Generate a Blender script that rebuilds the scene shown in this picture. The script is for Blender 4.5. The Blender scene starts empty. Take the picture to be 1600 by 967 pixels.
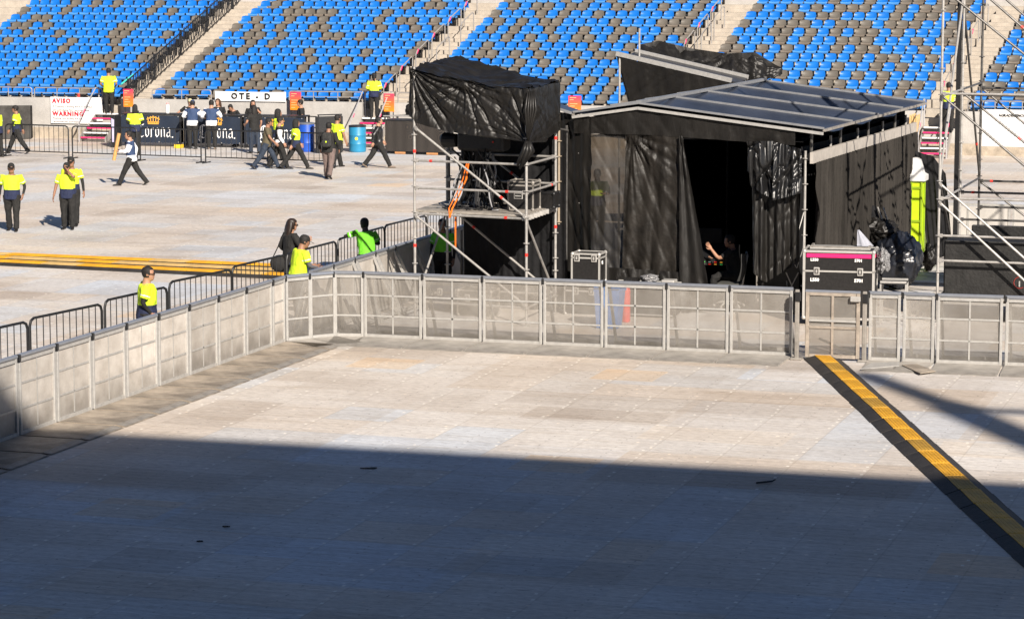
import bpy, math, random
from mathutils import Vector, Matrix, noise
random.seed(7)
D = bpy.data
SC = bpy.context.scene
COL = SC.collection
R = math.radians
V = Vector

# ------------------------------------------------------------------ camera
CAM_H, FPX, PITCH = 7.3, 4300.0, math.atan(575 / 4300.0)
cam = D.objects.new('camera', D.cameras.new('camera'))
COL.objects.link(cam)
cam.location = (0, 0, CAM_H)
cam.rotation_euler = (math.pi / 2 - PITCH, 0, 0)
cam.data.lens = 36 * FPX / 1600
cam.data.clip_start, cam.data.clip_end = 0.5, 2000
SC.camera = cam
_F, _U = V((0, math.cos(PITCH), -math.sin(PITCH))), V((0, math.sin(PITCH), math.cos(PITCH)))


def ray(x, y):
    return V((x - 800, 0, 0)) + _F * FPX + _U * (483.5 - y)


def G(x, y, z=0.0):
    """survey point of the photograph on the level z"""
    d = ray(x, y)
    t = (z - CAM_H) / d.z
    return V((0, 0, CAM_H)) + d * t


def P(x, y, Y):
    d = ray(x, y)
    return V((0, 0, CAM_H)) + d * (Y / d.y)


def on_plane(x, y, p0, n):
    d = ray(x, y)
    o = V((0, 0, CAM_H))
    return o + d * ((p0 - o).dot(n) / d.dot(n))


FA = R(17.5)                      # the field axes
FU, FV, FZ = V((math.cos(FA), -math.sin(FA), 0)), V((math.sin(FA), math.cos(FA), 0)), V((0, 0, 1))

# ------------------------------------------------------------------ light
SUN_EL = R(31)
SUN_AZ = V((0.363, -0.932, 0)).normalized()
SUN = V((SUN_AZ.x * math.cos(SUN_EL), SUN_AZ.y * math.cos(SUN_EL), math.sin(SUN_EL)))
w = D.worlds.new('World')
SC.world = w
w.use_nodes = True
nt = w.node_tree
sky = nt.nodes.new('ShaderNodeTexSky')
sky.sky_type = 'NISHITA'
sky.sun_disc = False
sky.sun_elevation = SUN_EL
sky.sun_rotation = math.atan2(SUN.x, SUN.y)
sky.air_density, sky.dust_density, sky.ozone_density = 0.55, 0.2, 2.0
bg = nt.nodes['Background']
bg.inputs['Strength'].default_value = 0.055
nt.links.new(sky.outputs[0], bg.inputs[0])
sl = D.objects.new('sun', D.lights.new('sun', 'SUN'))
COL.objects.link(sl)
sl.data.energy = 5.0
sl.data.angle = R(0.5)
sl.data.color = (1.0, 0.91, 0.80)
sl.rotation_euler = SUN.to_track_quat('Z', 'Y').to_euler()
SC.view_settings.view_transform = 'Standard'
SC.view_settings.look = 'None'
SC.view_settings.exposure = 0.85
SC.view_settings.gamma = 1
SC.render.engine = 'CYCLES'
SC.cycles.max_bounces = 6
SC.cycles.transparent_max_bounces = 16
SC.cycles.use_denoising = True

# ------------------------------------------------------------------ materials
MATS = {}


def mat(name, col, rough=0.6, metal=0.0, var=0.15, scale=8.0, bump=0.0, bscale=20.0, spec=0.5, stretch=None, emit=None):
    if name in MATS:
        return MATS[name]
    m = D.materials.new(name)
    m.use_nodes = True
    t = m.node_tree
    b = t.nodes['Principled BSDF']
    b.inputs['Roughness'].default_value = rough
    b.inputs['Metallic'].default_value = metal
    b.inputs['Specular IOR Level'].default_value = spec
    tc = t.nodes.new('ShaderNodeTexCoord')
    mp = t.nodes.new('ShaderNodeMapping')
    if stretch:
        mp.inputs['Scale'].default_value = stretch
    t.links.new(tc.outputs['Object'], mp.inputs[0])
    nz = t.nodes.new('ShaderNodeTexNoise')
    nz.inputs['Scale'].default_value = scale
    nz.inputs['Detail'].default_value = 6
    nz.inputs['Roughness'].default_value = 0.65
    t.links.new(mp.outputs[0], nz.inputs[0])
    rp = t.nodes.new('ShaderNodeValToRGB')
    rp.color_ramp.elements[0].position, rp.color_ramp.elements[1].position = 0.3, 0.7
    a = [max(0, c * (1 - var)) for c in col]
    c2 = [min(1, c * (1 + var)) for c in col]
    rp.color_ramp.elements[0].color = (*a, 1)
    rp.color_ramp.elements[1].color = (*c2, 1)
    t.links.new(nz.outputs[0], rp.inputs[0])
    t.links.new(rp.outputs[0], b.inputs['Base Color'])
    if bump:
        n2 = t.nodes.new('ShaderNodeTexNoise')
        n2.inputs['Scale'].default_value = bscale
        n2.inputs['Detail'].default_value = 4
        t.links.new(mp.outputs[0], n2.inputs[0])
        bp = t.nodes.new('ShaderNodeBump')
        bp.inputs['Strength'].default_value = bump
        bp.inputs['Distance'].default_value = 0.05
        t.links.new(n2.outputs[0], bp.inputs['Height'])
        t.links.new(bp.outputs[0], b.inputs['Normal'])
    if emit:
        b.inputs['Emission Color'].default_value = (*emit[:3], 1)
        b.inputs['Emission Strength'].default_value = emit[3]
    MATS[name] = m
    return m


def hexc(r, g, b):
    f = lambda c: ((c / 255 + 0.055) / 1.055) ** 2.4 if c > 10 else c / 255 / 12.92
    return (f(r), f(g), f(b))


BLACK_PLASTIC = mat('black sheeting', (0.0105, 0.0095, 0.0085), 0.45, var=0.5, scale=3, bump=0.3, bscale=9, spec=0.34, stretch=(1, 1, .3))
BLACK_MATTE = mat('black drape', (0.008, 0.008, 0.009), 0.85, var=0.3, scale=6, bump=0.3, bscale=12, spec=0.25)
BLACK_PAINT = mat('black paint', (0.012, 0.012, 0.013), 0.45, var=0.3, scale=30)
BLACK_GEAR = mat('black gear', (0.01, 0.01, 0.011), 0.5, var=0.4, scale=18, bump=0.2, bscale=40)
GALV = mat('galvanised steel', (0.36, 0.345, 0.325), 0.5, 0.35, var=0.25, scale=9, bump=0.1, bscale=60)
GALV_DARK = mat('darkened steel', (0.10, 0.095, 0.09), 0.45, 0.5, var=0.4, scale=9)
ALU = mat('aluminium', (0.40, 0.39, 0.372), 0.45, 0.3, var=0.14, scale=14)
ALU_DIRTY = mat('dirty aluminium', (0.26, 0.24, 0.215), 0.55, 0.25, var=0.32, scale=5)
RED = mat('red clamp', (0.65, 0.03, 0.02), 0.5)
ORANGE = mat('orange strap', (0.85, 0.17, 0.01), 0.6)
WHITE = mat('white vinyl', (0.78, 0.77, 0.75), 0.6, var=0.04, scale=3)
NAVY = mat('navy fabric', (0.006, 0.014, 0.032), 0.7, var=0.25, scale=3, bump=0.15, bscale=4)
LIME = mat('lime plastic', (0.45, 0.62, 0.01), 0.5, var=0.1, scale=3)
PINK = mat('pink tape', (0.75, 0.015, 0.14), 0.5, var=0.1)
CONC = mat('concrete', (0.37, 0.355, 0.335), 0.9, var=0.13, scale=2.2, bump=0.15, bscale=14)
CONC_T = mat('tread concrete', (0.38, 0.335, 0.28), 0.9, var=0.18, scale=3.5, bump=0.15, bscale=14)


# ------------------------------------------------------------------ mesh building
class MB:
    def __init__(s):
        s.v, s.f, s.m, s.mats = [], [], [], []

    def mi(s, m):
        if m not in s.mats:
            s.mats.append(m)
        return s.mats.index(m)

    def face(s, idx, m):
        s.f.append(tuple(idx))
        s.m.append(m)

    def poly(s, pts, m):
        n = len(s.v)
        s.v += [V(p) for p in pts]
        s.face(range(n, n + len(pts)), s.mi(m))

    def box(s, c, size, m, ax=None, bev=0.0):
        """box with its centre, sizes and axes; bev chamfers the upright edges"""
        ax = ax or (V((1, 0, 0)), V((0, 1, 0)), V((0, 0, 1)))
        c = V(c)
        hx, hy, hz = size[0] / 2, size[1] / 2, size[2] / 2
        k = s.mi(m)
        if bev:
            b = min(bev, hx * .9, hy * .9, hz * .9)
            ring = [(-hx, -hy + b), (-hx + b, -hy), (hx - b, -hy), (hx, -hy + b), (hx, hy - b), (hx - b, hy), (-hx + b, hy), (-hx, hy - b)]
            ins = [(x - math.copysign(b, x) * (abs(x) > hx - 1e-9 or 1) * .6, y - math.copysign(b, y) * .6) for x, y in ring]
            lv = [(-hz, ins), (-hz + b, ring), (hz - b, ring), (hz, ins)]
            n = len(s.v)
            for z, rr in lv:
                for x, y in rr:
                    s.v.append(c + ax[0] * x + ax[1] * y + ax[2] * z)
            for L in range(3):
                for i in range(8):
                    j = (i + 1) % 8
                    s.face((n + L * 8 + i, n + L * 8 + j, n + L * 8 + 8 + j, n + L * 8 + 8 + i), k)
            s.face([n + 7 - i for i in range(8)], k)
            s.face([n + 24 + i for i in range(8)], k)
            return
        n = len(s.v)
        for z in (-hz, hz):
            for y in (-hy, hy):
                for x in (-hx, hx):
                    s.v.append(c + ax[0] * x + ax[1] * y + ax[2] * z)
        for q in ((0, 2, 3, 1), (4, 5, 7, 6), (0, 1, 5, 4), (2, 6, 7, 3), (0, 4, 6, 2), (1, 3, 7, 5)):
            s.face([n + i for i in q], k)

    def tube(s, p, q, r, m, n=8, r2=None):
        s.path([p, q], r, m, n, r2)

    def path(s, pts, r, m, n=8, r2=None, closed=False):
        pts = [V(p) for p in pts]
        k = s.mi(m)
        base = len(s.v)
        N = len(pts)
        up = None
        for i, p in enumerate(pts):
            if i == 0:
                t = pts[1] - p
            elif i == N - 1:
                t = p - pts[i - 1]
            else:
                t = (pts[i + 1] - p).normalized() + (p - pts[i - 1]).normalized()
            if t.length < 1e-9:
                t = V((0, 0, 1))
            t.normalize()
            if up is None:
                up = t.orthogonal().normalized()
            up = (up - t * up.dot(t))
            if up.length < 1e-6:
                up = t.orthogonal()
            up.normalize()
            sd = t.cross(up)
            rr = r if not isinstance(r, (list, tuple)) else r[i]
            if r2 is not None and not isinstance(r, (list, tuple)):
                rr = r + (r2 - r) * i / (N - 1)
            for a in range(n):
                an = 2 * math.pi * a / n
                s.v.append(p + (up * math.cos(an) + sd * math.sin(an)) * rr)
        for i in range(N - 1):
            for a in range(n):
                b = (a + 1) % n
                s.face((base + i * n + a, base + i * n + b, base + (i + 1) * n + b, base + (i + 1) * n + a), k)
        s.face([base + n - 1 - a for a in range(n)], k)
        s.face([base + (N - 1) * n + a for a in range(n)], k)

    def rings(s, rings, m, cap=True):
        """rings: list of equally long point loops"""
        k = s.mi(m)
        base = len(s.v)
        n = len(rings[0])
        for rg in rings:
            s.v += [V(p) for p in rg]
        for i in range(len(rings) - 1):
            for a in range(n):
                b = (a + 1) % n
                s.face((base + i * n + a, base + i * n + b, base + (i + 1) * n + b, base + (i + 1) * n + a), k)
        if cap:
            s.face([base + n - 1 - a for a in range(n)], k)
            s.face([base + (len(rings) - 1) * n + a for a in range(n)], k)

    def lathe(s, c, prof, m, n=20, axis=None):
        c = V(c)
        az = V((0, 0, 1)) if axis is None else V(axis).normalized()
        ax = az.orthogonal().normalized()
        ay = az.cross(ax)
        s.rings([[c + az * z + (ax * math.cos(2 * math.pi * a / n) + ay * math.sin(2 * math.pi * a / n)) * max(r, 1e-4) for a in range(n)] for r, z in prof], m)

    def ball(s, c, rad, m, n=10, k=7, ax=None):
        c = V(c)
        rx, ry, rz = rad if isinstance(rad, (list, tuple)) else (rad,) * 3
        ax = ax or (V((1, 0, 0)), V((0, 1, 0)), V((0, 0, 1)))
        s.rings([[c + ax[0] * rx * math.cos(2 * math.pi * a / n) * math.sin(math.pi * i / k) + ax[1] * ry * math.sin(2 * math.pi * a / n) * math.sin(math.pi * i / k) - ax[2] * rz * math.cos(math.pi * i / k) for a in range(n)] for i in [.08] + list(range(1, k)) + [k - .08]], m)

    def grid(s, fn, nx, ny, m):
        k = s.mi(m)
        b = len(s.v)
        for j in range(ny + 1):
            for i in range(nx + 1):
                s.v.append(V(fn(i / nx, j / ny)))
        for j in range(ny):
            for i in range(nx):
                a = b + j * (nx + 1) + i
                s.face((a, a + 1, a + nx + 2, a + nx + 1), k)

    def prism(s, pts, ext, m):
        """flat outline pushed out along ext"""
        k = s.mi(m)
        pts = [V(p) for p in pts]
        n = len(s.v)
        L = len(pts)
        s.v += pts + [p + ext for p in pts]
        s.face([n + i for i in range(L)][::-1], k)
        s.face([n + L + i for i in range(L)], k)
        for i in range(L):
            j = (i + 1) % L
            s.face((n + i, n + j, n + L + j, n + L + i), k)

    def mesh(s, name, smooth=False):
        me = D.meshes.new(name)
        me.from_pydata([tuple(v) for v in s.v], [], s.f)
        for m in s.mats:
            me.materials.append(m)
        me.polygons.foreach_set('material_index', s.m)
        if smooth:
            me.polygons.foreach_set('use_smooth', [True] * len(s.f))
            if smooth == 'auto':
                try:
                    me.set_sharp_from_angle(angle=R(35))
                except Exception:
                    pass
        me.update()
        return me

    def build(s, name, parent=None, smooth=False, loc=None):
        """link as ONE object; world vertices, origin moved to loc (or the parent's place)"""
        if parent is not None and loc is None:
            M = world_of(parent).inverted()
            s.v = [M @ p for p in s.v]
            o = D.objects.new(name, s.mesh(name, smooth))
            o.parent = parent
        else:
            if loc is None:
                xs = [p for p in s.v]
                lo = V((min(p.x for p in xs), min(p.y for p in xs), min(p.z for p in xs)))
                hi = V((max(p.x for p in xs), max(p.y for p in xs), max(p.z for p in xs)))
                loc = V(((lo.x + hi.x) / 2, (lo.y + hi.y) / 2, lo.z))
            loc = V(loc)
            s.v = [p - loc for p in s.v]
            o = D.objects.new(name, s.mesh(name, smooth))
            o.location = loc
            if parent is not None:
                o.parent = parent
        COL.objects.link(o)
        return o


def world_of(o):
    M = o.matrix_basis.copy() if not isinstance(o, Matrix) else o
    M = Matrix.LocRotScale(o.location, o.rotation_euler, o.scale)
    return world_of(o.parent) @ M if o.parent else M


def empty(name, loc, rz=0.0):
    o = D.objects.new(name, None)
    o.empty_display_size = 0.2
    o.location = loc
    o.rotation_euler = (0, 0, rz)
    COL.objects.link(o)
    return o


def tag(o, label=None, cat=None, group=None, kind=None):
    if label:
        o['label'] = label
    if cat:
        o['category'] = cat
    if group:
        o['group'] = group
    if kind:
        o['kind'] = kind
    return o


def kids(o):
    return [c for c in D.objects if c.parent == o]


CHILD = {}


def copy_tree(o, parent=None):
    c = o.copy()
    COL.objects.link(c)
    if parent:
        c.parent = parent
    for ch in (CHILD[o.name] if o.name in CHILD else kids(o)):
        copy_tree(ch, c)
    return c


def freeze(o):
    """remember the children of a prototype so copying stays fast"""
    CHILD[o.name] = kids(o)
    for c in CHILD[o.name]:
        freeze(c)


ORD = ['first', 'second', 'third', 'fourth', 'fifth', 'sixth', 'seventh', 'eighth', 'ninth', 'tenth', 'eleventh', 'twelfth', 'thirteenth', 'fourteenth', 'fifteenth', 'sixteenth', 'seventeenth', 'eighteenth']


TEXTS = []


def text(body, size, loc, xdir, m, name='lettering', parent=None, ext=0.004, off=0.0, align='LEFT', zdir=FZ):
    """lettering standing on a face: xdir is the reading direction"""
    cu = D.curves.new(name, 'FONT')
    cu.body = body
    cu.size = size
    cu.extrude = ext
    cu.offset = off
    cu.align_x = align
    cu.resolution_u = 2
    cu.materials.append(m)
    ob = D.objects.new(name, cu)
    x = V(xdir).normalized()
    z = V(zdir).normalized()
    M = Matrix((x, z, x.cross(z))).transposed().to_4x4()
    M.translation = V(loc)
    if parent:
        M = world_of(parent).inverted() @ M
        ob.parent = parent
    ob.matrix_basis = M
    COL.objects.link(ob)
    TEXTS.append(ob)
    return ob


# ------------------------------------------------------------------ ground
def ground_material():
    m = D.materials.new('plastic floor cover')
    m.use_nodes = True
    t = m.node_tree
    N, L = t.nodes.new, t.links.new
    b = t.nodes['Principled BSDF']
    b.inputs['Roughness'].default_value = 0.6
    b.inputs['Specular IOR Level'].default_value = 0.3
    tc = N('ShaderNodeTexCoord')
    mp = N('ShaderNodeMapping')
    mp.inputs['Rotation'].default_value = (0, 0, FA)
    L(tc.outputs['Object'], mp.inputs[0])

    def cells(sx, sy, off):
        a = N('ShaderNodeVectorMath'); a.operation = 'MULTIPLY_ADD'
        a.inputs[1].default_value = (1 / sx, 1 / sy, 1)
        a.inputs[2].default_value = (off, off * 1.7, 0)
        L(mp.outputs[0], a.inputs[0])
        f = N('ShaderNodeVectorMath'); f.operation = 'FLOOR'
        L(a.outputs[0], f.inputs[0])
        wn = N('ShaderNodeTexWhiteNoise'); wn.noise_dimensions = '2D'
        L(f.outputs[0], wn.inputs[0])
        fr = N('ShaderNodeVectorMath'); fr.operation = 'FRACTION'
        L(a.outputs[0], fr.inputs[0])
        return wn, fr

    def ramp(src, stops):
        r = N('ShaderNodeValToRGB')
        r.color_ramp.interpolation = 'LINEAR'
        e = r.color_ramp.elements
        while len(e) < len(stops):
            e.new(0.5)
        for i, (p, c) in enumerate(stops):
            e[i].position = p
            e[i].color = (*c, 1)
        L(src, r.inputs[0])
        return r

    def mix(a, bb, f, mode='MULTIPLY'):
        x = N('ShaderNodeMix'); x.data_type = 'RGBA'; x.blend_type = mode
        if isinstance(f, float):
            x.inputs[0].default_value = f
        else:
            L(f, x.inputs[0])
        L(a, x.inputs[6]); L(bb, x.inputs[7])
        return x.outputs[2]

    big, _ = cells(4.4, 2.3, 0.31)
    mid, _ = cells(2.2, 1.15, 0.7)
    small, fr = cells(1.1, 1.15, 0.4)
    base = ramp(big.outputs[0], [(0.0, (0.55, 0.50, 0.45)), (0.3, (0.59, 0.55, 0.51)), (0.62, (0.585, 0.56, 0.535)), (0.85, (0.57, 0.565, 0.57)), (1.0, (0.63, 0.61, 0.59))])
    # groups of panels from different batches: cool grey, tan and worn dark ones
    pa = N('ShaderNodeVectorMath'); pa.operation = 'MULTIPLY'; pa.inputs[1].default_value = (1 / 1.1, 1 / 1.15, 1)
    L(mp.outputs[0], pa.inputs[0])
    pf = N('ShaderNodeVectorMath'); pf.operation = 'FLOOR'; L(pa.outputs[0], pf.inputs[0])
    pnz = N('ShaderNodeTexNoise'); pnz.inputs['Scale'].default_value = .23; pnz.inputs['Detail'].default_value = 2.5; pnz.inputs['Roughness'].default_value = .75
    L(pf.outputs[0], pnz.inputs[0])
    patch = ramp(pnz.outputs[0], [(0.0, (0.80, 0.755, 0.70)), (0.40, (0.87, 0.83, 0.785)), (0.42, (1.0, 0.97, 0.93)), (0.53, (1.02, 1.0, 0.97)), (0.55, (0.93, 0.995, 1.07)), (0.70, (0.97, 1.02, 1.09)), (0.74, (1.06, 1.04, 1.0))])
    midr = ramp(mid.outputs[0], [(0.0, (0.86, 0.83, 0.80)), (0.25, (0.97, 0.955, 0.94)), (0.9, (1.0, 1.0, 1.0)), (1.0, (1.06, 1.0, 0.92))])
    smr = ramp(small.outputs[0], [(0.0, (0.93, 0.92, 0.91)), (0.5, (1, 1, 1)), (0.972, (1.0, 1.0, 1.0)), (0.985, (1.08, 0.94, 0.78))])
    c = mix(base.outputs[0], midr.outputs[0], 1.0)
    c = mix(c, patch.outputs[0], 0.95)
    c = mix(c, smr.outputs[0], 1.0)
    # worn streaks along the panels and soft stains
    ms = N('ShaderNodeMapping'); ms.inputs['Scale'].default_value = (0.35, 2.2, 1)
    L(mp.outputs[0], ms.inputs[0])
    n1 = N('ShaderNodeTexNoise'); n1.inputs['Scale'].default_value = 1.3; n1.inputs['Detail'].default_value = 7; n1.inputs['Roughness'].default_value = 0.7
    L(ms.outputs[0], n1.inputs[0])
    r1 = ramp(n1.outputs[0], [(0.28, (0.84, 0.80, 0.75)), (0.5, (1, 1, 1)), (0.72, (1.05, 1.05, 1.06))])
    c = mix(c, r1.outputs[0], 0.85)
    n2 = N('ShaderNodeTexNoise'); n2.inputs['Scale'].default_value = 0.55; n2.inputs['Detail'].default_value = 5
    L(mp.outputs[0], n2.inputs[0])
    r2 = ramp(n2.outputs[0], [(0.3, (0.87, 0.845, 0.82)), (0.55, (1, 1, 1))])
    c = mix(c, r2.outputs[0], 0.8)
    # fine ribs and joints of the panels
    wv = N('ShaderNodeTexWave'); wv.wave_type = 'BANDS'; wv.bands_direction = 'Y'
    wv.inputs['Scale'].default_value = 1.55; wv.inputs['Distortion'].default_value = 1.2; wv.inputs['Detail'].default_value = 3; wv.inputs['Detail Scale'].default_value = 2.0
    L(mp.outputs[0], wv.inputs[0])
    r3 = ramp(wv.outputs[0], [(0.0, (0.90, 0.885, 0.87)), (0.35, (1, 1, 1))])
    c = mix(c, r3.outputs[0], 0.5)
    br = N('ShaderNodeTexBrick')
    br.offset = 0.0
    br.inputs['Scale'].default_value = 1.0
    br.inputs['Brick Width'].default_value = 1.1
    br.inputs['Row Height'].default_value = 1.15
    br.inputs['Mortar Size'].default_value = 0.012
    br.inputs['Color1'].default_value = br.inputs['Color2'].default_value = (1, 1, 1, 1)
    br.inputs['Mortar'].default_value = (0.74, 0.71, 0.68, 1)
    L(mp.outputs[0], br.inputs[0])
    c = mix(c, br.outputs[0], 0.45)
    # small bolt heads and scuffs
    vo = N('ShaderNodeTexVoronoi'); vo.feature = 'F1'; vo.inputs['Scale'].default_value = 2.6; vo.inputs['Randomness'].default_value = 0.45
    L(mp.outputs[0], vo.inputs[0])
    r4 = ramp(vo.outputs['Distance'], [(0.0, (1.5, 1.42, 1.3)), (0.05, (1.4, 1.34, 1.24)), (0.085, (1, 1, 1))])
    c = mix(c, r4.outputs[0], 1.0)
    vo2 = N('ShaderNodeTexVoronoi'); vo2.inputs['Scale'].default_value = 0.9; vo2.inputs['Randomness'].default_value = 1.0
    mv = N('ShaderNodeMapping'); mv.inputs['Scale'].default_value = (0.6, 1.7, 1)
    L(mp.outputs[0], mv.inputs[0]); L(mv.outputs[0], vo2.inputs[0])
    r5 = ramp(vo2.outputs['Distance'], [(0.0, (0.45, 0.42, 0.4)), (0.035, (0.6, 0.57, 0.54)), (0.06, (1, 1, 1))])
    c = mix(c, r5.outputs[0], 0.55)
    # rows of pale bolts along the panel joints
    def mth(op, a_, b_=None):
        x = N('ShaderNodeMath'); x.operation = op
        for i_, v_ in enumerate((a_, b_)):
            if v_ is None:
                continue
            if isinstance(v_, (int, float)):
                x.inputs[i_].default_value = v_
            else:
                L(v_, x.inputs[i_])
        return x.outputs[0]
    sp_ = N('ShaderNodeSeparateXYZ'); L(mp.outputs[0], sp_.inputs[0])
    jit = N('ShaderNodeTexWhiteNoise'); jit.noise_dimensions = '2D'
    jf = N('ShaderNodeVectorMath'); jf.operation = 'MULTIPLY'; jf.inputs[1].default_value = (1 / 1.1, 1 / .2875, 1)
    L(mp.outputs[0], jf.inputs[0])
    jfl = N('ShaderNodeVectorMath'); jfl.operation = 'FLOOR'; L(jf.outputs[0], jfl.inputs[0]); L(jfl.outputs[0], jit.inputs[0])
    bx_ = mth('LESS_THAN', mth('FRACT', mth('DIVIDE', mth('ADD', sp_.outputs['X'], mth('MULTIPLY', jit.outputs[0], .12)), 1.1)), .036)
    by_ = mth('LESS_THAN', mth('FRACT', mth('DIVIDE', sp_.outputs['Y'], .2875)), .24)
    on_ = mth('GREATER_THAN', jit.outputs[0], .35)
    msk = mth('MULTIPLY', mth('MULTIPLY', bx_, by_), mth('MULTIPLY', on_, .75))
    whc = N('ShaderNodeRGB'); whc.outputs[0].default_value = (.82, .78, .70, 1)
    c = mix(c, whc.outputs[0], msk, 'MIX')
    ux_ = mth('LESS_THAN', mth('FRACT', mth('DIVIDE', mth('ADD', sp_.outputs['X'], .55), 1.1)), .022)
    uy_ = mth('LESS_THAN', mth('FRACT', mth('DIVIDE', mth('ADD', sp_.outputs['Y'], mth('MULTIPLY', jit.outputs[0], .15)), .2875)), .16)
    msk2 = mth('MULTIPLY', mth('MULTIPLY', ux_, uy_), .55)
    dkc = N('ShaderNodeRGB'); dkc.outputs[0].default_value = (.16, .14, .12, 1)
    c = mix(c, dkc.outputs[0], msk2, 'MIX')
    gn = N('ShaderNodeTexNoise'); gn.inputs['Scale'].default_value = 14; gn.inputs['Detail'].default_value = 3; gn.inputs['Roughness'].default_value = .8
    mg = N('ShaderNodeMapping'); mg.inputs['Scale'].default_value = (.45, 1.6, 1)
    L(mp.outputs[0], mg.inputs[0]); L(mg.outputs[0], gn.inputs[0])
    r6 = ramp(gn.outputs[0], [(0.32, (0.72, 0.70, 0.68)), (0.5, (1, 1, 1)), (0.68, (1.20, 1.19, 1.17))])
    c = mix(c, r6.outputs[0], 0.95)
    L(c, b.inputs['Base Color'])
    bp = N('ShaderNodeBump'); bp.inputs['Strength'].default_value = 0.12; bp.inputs['Distance'].default_value = 0.02
    L(wv.outputs[0], bp.inputs['Height'])
    L(bp.outputs[0], b.inputs['Normal'])
    return m


g = MB()
g.grid(lambda s, t: (-300 + 600 * s, -150 + 600 * t, 0), 8, 8, ground_material())
tag(g.build('ground', loc=(0, 0, 0)), kind='structure')

# ------------------------------------------------------------------ near stand behind the camera: its roof throws the shade on the floor
RZ = 26.0
e1, e2 = G(180, 677), G(1450, 747)
rd = (e2 - e1).normalized()
up = SUN * (RZ / SUN.z)
ra, rb = e1 + up - rd * 90, e2 + up + rd * 90
back = V((rd.y, -rd.x, 0))
if back.y > 0:
    back = -back
rs = MB()
rs.box((ra + rb) / 2 + back * 24 - FZ * 0.5, ((rb - ra).length, 48, 1.0), CONC, (rd, back, FZ))
s2 = [G(1345, 583) + up, G(1478, 632) + up, G(1640, 702) + up, G(1860, 810) + up]  # unseen bars added at roof height to cast the forked shadow
for a_, b_, wd in ((s2[0], s2[1], .55), (s2[1], s2[2], .8), (s2[2], s2[3], .85)):
    dd = (b_ - a_).normalized()
    rs.box((a_ + b_) / 2, ((b_ - a_).length, wd, .12), GALV, (dd, dd.cross(FZ), FZ))
a_, b_ = G(1500, 640) + up, G(1900, 655) + up
dd = (b_ - a_).normalized()
rs.box((a_ + b_) / 2 - FZ * .0, ((b_ - a_).length, .34, .12), GALV, (dd, dd.cross(FZ), FZ))
tag(rs.build('roof'), kind='structure')
bk = MB()  # unseen sloping bank, added to keep sky light off the shaded floor
bk.poly([(-90, -7, 2.5), (90, -7, 2.5), (90, -42, 20), (-90, -42, 20)], CONC)
bk.poly([(-90, -7, 0), (90, -7, 0), (90, -7, 2.5), (-90, -7, 2.5)], CONC)
bk.poly([(-90, -42, 20), (90, -42, 20), (90, -42, 27), (-90, -42, 27)], CONC)
tag(bk.build('sky_shade_bank'), kind='structure')
# ------------------------------------------------------------------ grandstand
def proj(p):
    q = V(p) - V((0, 0, CAM_H))
    dz = q.dot(_F)
    return 800 + FPX * q.x / dz, 483.5 - FPX * q.dot(_U) / dz


S0, S1 = G(100, 216), G(1570, 244)
SUx = (S1 - S0).normalized()
SVx = V((-SUx.y, SUx.x, 0))
WALL_H, TR0, RISE, RUN = 1.50, 1.22, 0.28, 0.75
ROWS = 14


def ST(u, d, z=0.0):
    return S0 + SUx * u + SVx * d + FZ * z


def u_at(px, d, z):
    u = 0.0
    for _ in range(8):
        x = proj(ST(u, d, z))[0]
        x2 = proj(ST(u + 0.1, d, z))[0]
        u += (px - x) / (x2 - x) * 0.1
    return u


def row_d(i):
    return 0.35 + RUN * i


def row_z(i):
    return TR0 + RISE * i


# px of block edges on row 1 and row 11
BLOCKS = [(-107, 43, 205, 338, 'the block behind the AVISO sign'),
          (254, 404, 602, 726, 'the block above the OTE - D banner'),
          (655, 776, 1018, 1121, 'the block behind the black-covered scaffold'),
          (1074, 1173, 1467, 1543, 'the block behind the grey tent roof'),
          (1523, 1601, 2000, 2080, 'the block right of the last aisle')]
UL, UR = -14.0, 52.0


def edge_u(a, b, i):
    return u_at(a + (b - a) * (i - 1) / 10.0, row_d(i) + 0.35, row_z(i) + 0.5)


stand = empty('grandstand', ST(16, 0, 0))
tag(stand, 'pale concrete grandstand with stepped rows of blue and grey seats behind its front wall', 'grandstand')
m = MB()
for i in range(ROWS):
    d0, d1, z = row_d(i), row_d(i + 1), row_z(i)
    zl = row_z(i - 1) if i else 0.9
    m.poly([ST(UL, d0, zl), ST(UR, d0, zl), ST(UR, d0, z), ST(UL, d0, z)], CONC_T)
    m.poly([ST(UL, d0, z), ST(UR, d0, z), ST(UR, d1, z), ST(UL, d1, z)], CONC_T)
dT = row_d(ROWS)
m.poly([ST(UL, dT, row_z(ROWS - 1)), ST(UR, dT, row_z(ROWS - 1)), ST(UR, dT, 7.5), ST(UL, dT, 7.5)], CONC)
m.build('terrace', stand)
m = MB()
# front wall, cut open at the stairs
STAIRS_U = [(u_at(150, 0, 0.6), u_at(189, 0, 0.6)), (u_at(566, 0, .6), u_at(607, 0, .6)), (u_at(1442, 0, .6), u_at(1499, 0, .6))]
cur = UL
for a_, b_ in STAIRS_U + [(UR, UR)]:
    m.box((ST((cur + a_) / 2, 0.125, WALL_H / 2)), (a_ - cur, 0.25, WALL_H), CONC, (SUx, SVx, FZ))
    if b_ > a_:
        m.box((ST((a_ + b_) / 2, 0.125, 0.45)), (b_ - a_, 0.24, 0.9), CONC, (SUx, SVx, FZ))
    cur = b_
m.build('front_wall', stand)
m = MB()
m.box(ST((UL + UR) / 2, -0.03, 0.2), (UR - UL, 0.06, 0.4), mat('worn plinth', (0.33, 0.28, 0.22), 0.9, var=0.35, scale=3, bump=.2), (SUx, SVx, FZ))
m.build('plinth', stand)
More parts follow.
